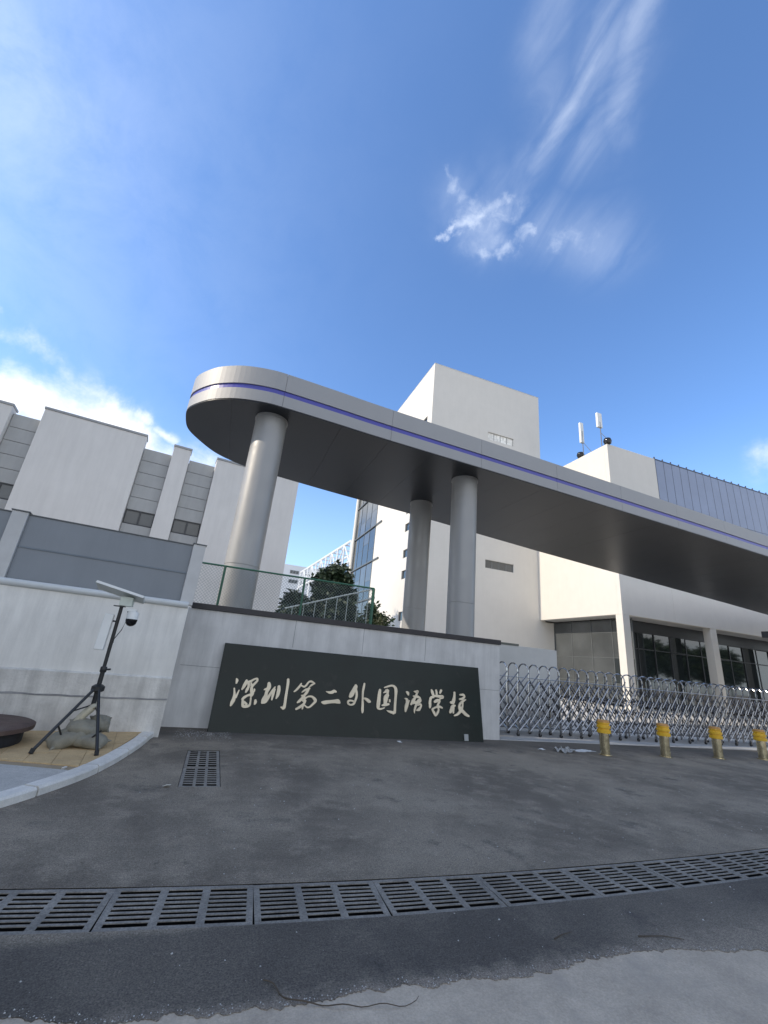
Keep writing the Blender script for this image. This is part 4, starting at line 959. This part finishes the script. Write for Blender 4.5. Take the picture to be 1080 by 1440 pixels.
cl_ = MB().lathe([(.04,.97),(.046,.98),(.046,1.04),(.04,1.05)],14).build('clamp', black_m, tp, smooth=True)
MB().tube([(.03,-.02,1.01),(.10,-.03,1.02)], .014, 8).build('knob', black_m, cl_)
sp_ = thing('tmp', '', '') if False else None
pan = MB().box(-.36,.36,-.20,.20,-.016,.010).build('solar_panel', solar_back, tp, loc=(-.06,-.02,2.165), rot=(R(-9),R(12),R(4)), bevel=.004)
MB().box(-.345,.345,-.185,.185,.0105,.0125).build('solar_cells', solar_top, pan)
for s in (-1,1): MB().box(-.35,.35,.205*s-.008,.205*s+.008,-.02,.016).build('panel_edge', whiteplas, pan)
MB().box(-.03,.15,-.10,.06,1.96,2.10).build('electronics_box', mat('pale_green_box', (.56,.61,.55), .45), tp, bevel=.01)
MB().box(-.10,.05,-.08,.05,1.945,1.958).build('head_plate', black_m, tp)
bt = MB().box(-.065,.065,-.05,.05,-.27,.27).build('battery_box', whiteplas, tp, loc=(-.13,-.02,1.55), rot=(0,R(1.5),0), bevel=.015)
MB().tube([(-.10,-.02,1.72),(0,0,1.72)], .014, 6).build('bracket', black_m, tp)
cbm = MB().lathe([(.02,.16),(.075,.15),(.085,.12),(.085,.045),(.09,.04)],20)
dc = cbm.build('dome_camera', whiteplas, tp, smooth=True, loc=(.20,-.06,1.735))
MB().lathe([(.083,.041),(.083,.01),(.072,-.03),(.045,-.06),(.012,-.07)],20).build('dome', dome_m, dc, smooth=True)
MB().box(.10,.24,-.09,-.03,1.885,1.93).build('camera_arm', whiteplas, tp, bevel=.008)
MB().tube([(.10,-.05,1.93),(.14,-.06,1.80),(.10,-.05,1.60),(.03,-.03,1.46),(.03,-.02,1.40)], .006, 6).build('cable', black_m, tp)

# sacks round the tripod foot
def sack(name, label, m_, loc, size, rot, seedv, grp, sag=.25):
    """filled woven bag: a plump pillow with pinched ends, folds running in from the seams"""
    n = 26; mb = MB(); idx = {}
    for side_ in (1, -1):
        for i in range(n+1):
            for j in range(n+1):
                if side_ == -1 and (i in (0,n) or j in (0,n)): idx[side_,i,j] = idx[1,i,j]; continue
                x, y = -1+2*i/n, -1+2*j/n
                f = max(0, (1-abs(x)**3.2)*(1-abs(y)**2.6))**.5
                edge_ = max(abs(x), abs(y))
                wr = mnoise.noise(Vector((x*1.5+seedv, y*1.5, side_)))*.22 + mnoise.noise(Vector((x*3.4, y*3.4+seedv, side_*2)))*.12 + mnoise.noise(Vector((x*1.6, y*10+seedv, side_*3)))*.26*abs(x)**1.2 + mnoise.noise(Vector((x*9+seedv, y*1.5, side_*3)))*.20*abs(y)**1.2
                z = side_*f*(1+wr*.9) + wr*.25*f
                px_, py_ = x*(1-.10*abs(y)**2+.05*wr), y*(1-.16*abs(x)**3+.05*wr)
                z += -sag*(x*x) + .10*mnoise.noise(Vector((x*2, y*2, seedv)))
                idx[side_,i,j] = len(mb.v); mb.v.append((px_*size[0], py_*size[1], z*size[2]))
        for i in range(n):
            for j in range(n):
                q = (idx[side_,i,j], idx[side_,i+1,j], idx[side_,i+1,j+1], idx[side_,i,j+1]); mb.f.append(q if side_ == 1 else q[::-1])
    for sx in (-1, 1):                          # pinched ears at the ends
        for sy in (-1, 1):
            e0 = Vector((sx*size[0]*.86, sy*size[1]*.80, -sag*size[2]*.8)); mb.tube([e0*.92, e0*1.06, e0*1.22], size[2]*.30, 7, size[2]*.05)
    t = mb.build(name, m_, None, smooth=False, loc=loc, rot=rot)
    for p in t.data.polygons: p.use_smooth = True
    tag(t, label, 'sack', grp); return t
sack('sandbag', 'grey woven sack slumped on the left under the tripod', bag_m, (-1.68,7.74,KH+.115), (.235,.17,.105), (R(12),R(-16),R(28)), 1.3, 'sacks under the tripod')
sack('sandbag', 'grey woven sack lying low on the right under the tripod', bag_m, (-1.40,7.74,KH+.09), (.215,.16,.09), (R(8),R(6),R(-12)), 4.1, 'sacks under the tripod')
sack('sandbag', 'grey woven sack heaped on top in the middle under the tripod', bag_m, (-1.54,7.82,KH+.235), (.21,.15,.095), (R(24),R(10),R(8)), 7.7, 'sacks under the tripod')
sack('sandbag', 'grey sack standing behind the right tripod leg', bag_m, (-1.38,7.98,KH+.27), (.14,.12,.10), (R(50),R(5),R(20)), 9.2, 'sacks under the tripod')
sack('straw_sack', 'pale straw coloured sack leaning up against the tripod tube', bag_tan, (-1.62,7.88,KH+.36), (.23,.09,.05), (R(20),R(-52),R(-6)), 2.9, 'sacks under the tripod')

MB().tube([(-.27,-.40,.30),(-.20,-.30,.12),(-.06,-.28,.07),(.12,-.30,.10),(.26,-.38,.24)], .012, 6).build('weight_strap', black_m, tp, smooth=True)
dr = thing('round_drum', 'low round rust brown drum by the left wall at the picture edge', 'drum', (-2.97,7.86,KH-.01))
MB().lathe([(.69,0),(.70,.02),(.70,.15),(.69,.17)],40).build('body', drum_m, dr, smooth=True)
MB().lathe([(.76,.171),(.80,.18),(.805,.235),(.77,.25),(.35,.262),(.05,.265)],48).build('lid', rust_m, dr, smooth=True)

# ================================================================== LITTER
def sheetbit(name, label, cat, loc, w, h, rz, seedv, crump, m_, grp=None):
    rnd = random.Random(seedv); mb = MB(); n = 9; g = {}
    for i in range(n+1):
        for j in range(n+1):
            x, y = (i/n-.5)*w*(1+.15*rnd.uniform(-1,1)), (j/n-.5)*h*(1+.15*rnd.uniform(-1,1))
            z = .006+crump*max(0, mnoise.noise((x*14+seedv,y*14,0))*1.0+.25)
            g[i,j] = len(mb.v); mb.v.append((x,y,z))
    for i in range(n):
        for j in range(n): mb.f.append((g[i,j],g[i+1,j],g[i+1,j+1],g[i,j+1]))
    o = mb.build(name, m_, None, loc=loc, rot=(0,0,rz), recalc=False); tag(o, label, cat, grp)
    s = o.modifiers.new('thick','SOLIDIFY'); s.thickness = .004; return o
sheetbit('crumpled_paper', 'crumpled white and dark paper litter on asphalt left of the first bollard', 'litter', (8.02,8.93,0), .42, .30, .3, 3, .13, mat('grimy_paper', (.34,.34,.33), .9, var=.5, scale=30), 'litter')
sheetbit('paper_sheet', 'flat white sheet lying at the foot of the first bollard', 'litter', (8.72,9.12,0), .62, .26, .15, 8, .012, paper_m, 'litter')
sheetbit('paper_scrap', 'small white paper scrap on the asphalt beside the crumpled paper', 'litter', (7.52,9.12,0), .18, .10, .4, 5, .02, paper_m, 'litter')
sheetbit('paper_scrap', 'tiny white scrap at the foot of the dark sign panel', 'litter', (4.05,9.40,0), .10, .07, .4, 6, .02, paper_m, 'litter')
sheetbit('paper_scrap', 'pale scrap beside the left corner of the gully grate', 'litter', (-.22,6.18,0), .07, .06, .4, 9, .03, paper_m, 'litter')
wp = [(.56,2.84),(.61,2.79),(.64,2.72),(.71,2.66),(.80,2.63),(.88,2.60),(1.0,2.575),(1.12,2.555),(1.22,2.535),(1.29,2.545),(1.315,2.575)]
pts = [(p.x, p.y, .008+.006*math.sin(i)) for i, p in enumerate(arc(wp, .03))]
w_ = MB().tube(pts, .0034, 6, .0016).build('dry_stalk', twig_m, None, smooth=True); tag(w_, 'thin curved brown plant stalk lying across the asphalt edge', 'stalk', None)
w2 = MB().tube([(2.42,2.86,.006),(2.50,2.88,.012),(2.60,2.905,.006)], .004, 5, .002).build('twig', twig_m); tag(w2, 'short dark twig lying on the asphalt strip', 'twig', None)
w3 = MB().tube([(3.05,2.78,.006),(3.22,2.74,.012),(3.36,2.69,.006)], .004, 5, .002).build('twig', twig_m); tag(w3, 'straight pale twig at the asphalt edge on the right', 'twig', None)
# pale grit along the broken asphalt edge and over the forecourt
rnd = random.Random(21); gm = MB()
def grain(x, y, r, z=0):
    i = len(gm.v)
    for k in range(4):
        a = k*1.57+rnd.random(); gm.v.append((x+math.cos(a)*r*rnd.uniform(.7,1.2), y+math.sin(a)*r*rnd.uniform(.7,1.2), z))
    gm.v.append((x, y, z+r*rnd.uniform(.5,1.0)))
    gm.f += [(i,i+1,i+4),(i+1,i+2,i+4),(i+2,i+3,i+4),(i+3,i,i+4)]
ed = [p for p in edge if -1.2 < p[0] < 5]
for _ in range(1100):
    x, y = rnd.choice(ed); s = rnd.gauss(0,.025)
    grain(x+rnd.gauss(0,.02), y+s, rnd.choice((.0015,.002,.003,.005)), .001 if s > 0 else -.011)
for _ in range(900):
    u = rnd.uniform(-2,9); v = rnd.uniform(2.7,9.4)
    if abs(v-tc(u)) < TH+.02 or (-.3 < u < .5 and 6.1 < v < 8.3) or u < -.6: continue
    grain(u, v, rnd.choice((.002,.003,.004,.006,.009)), .001)
for _ in range(500):
    grain(rnd.uniform(-.4,.6), rnd.gauss(9.5,.25), rnd.choice((.003,.005,.008)), .001)
stuff(structure(gm.build('loose_grit', grit_m, recalc=False)) if False else gm.build('loose_grit', grit_m, recalc=False))

# ================================================================== ACROSS THE STREET (outside the picture, trees mirror, the left block is added to shade)
ob = thing('shade_caster_block', 'unseen tall block with windows, added left of the forecourt to shade it', 'building', (-40,0,0))
MB().box(0,15,-24,10.9,0,28).build('wall', white_wall, ob)  # unseen block, placed and sized so its shadow covers the forecourt
wme = MB().box(0,.1,-.9,.9,-.8,.8).mesh('window')
for z in range(3,26,3):
    for v in range(-22,10,4): piece('window', wme, glass_dark, ob, loc=(15.002,v,z))
crn = leaf_crown(3600, 3.6, 3.6, 2.8, 11.0, .6, 77, 30); crm = crn.mesh('crown', recalc=False)
trm = MB().tube([(0,0,-.1),(.1,0,3),(0,.1,6)], .2, 8, .08).mesh('trunk')
for k in range(11):
    t = thing('street_tree', 'leafy street tree across the road beyond the right picture edge, mirrored in the glazing', 'tree', (22+8.0*k+random.uniform(-1,1), -13+random.uniform(-2,2), 0), random.uniform(0,6), 'street trees across the road')
    piece('crown', crm, leaf_md, t); piece('trunk', trm, bark, t)
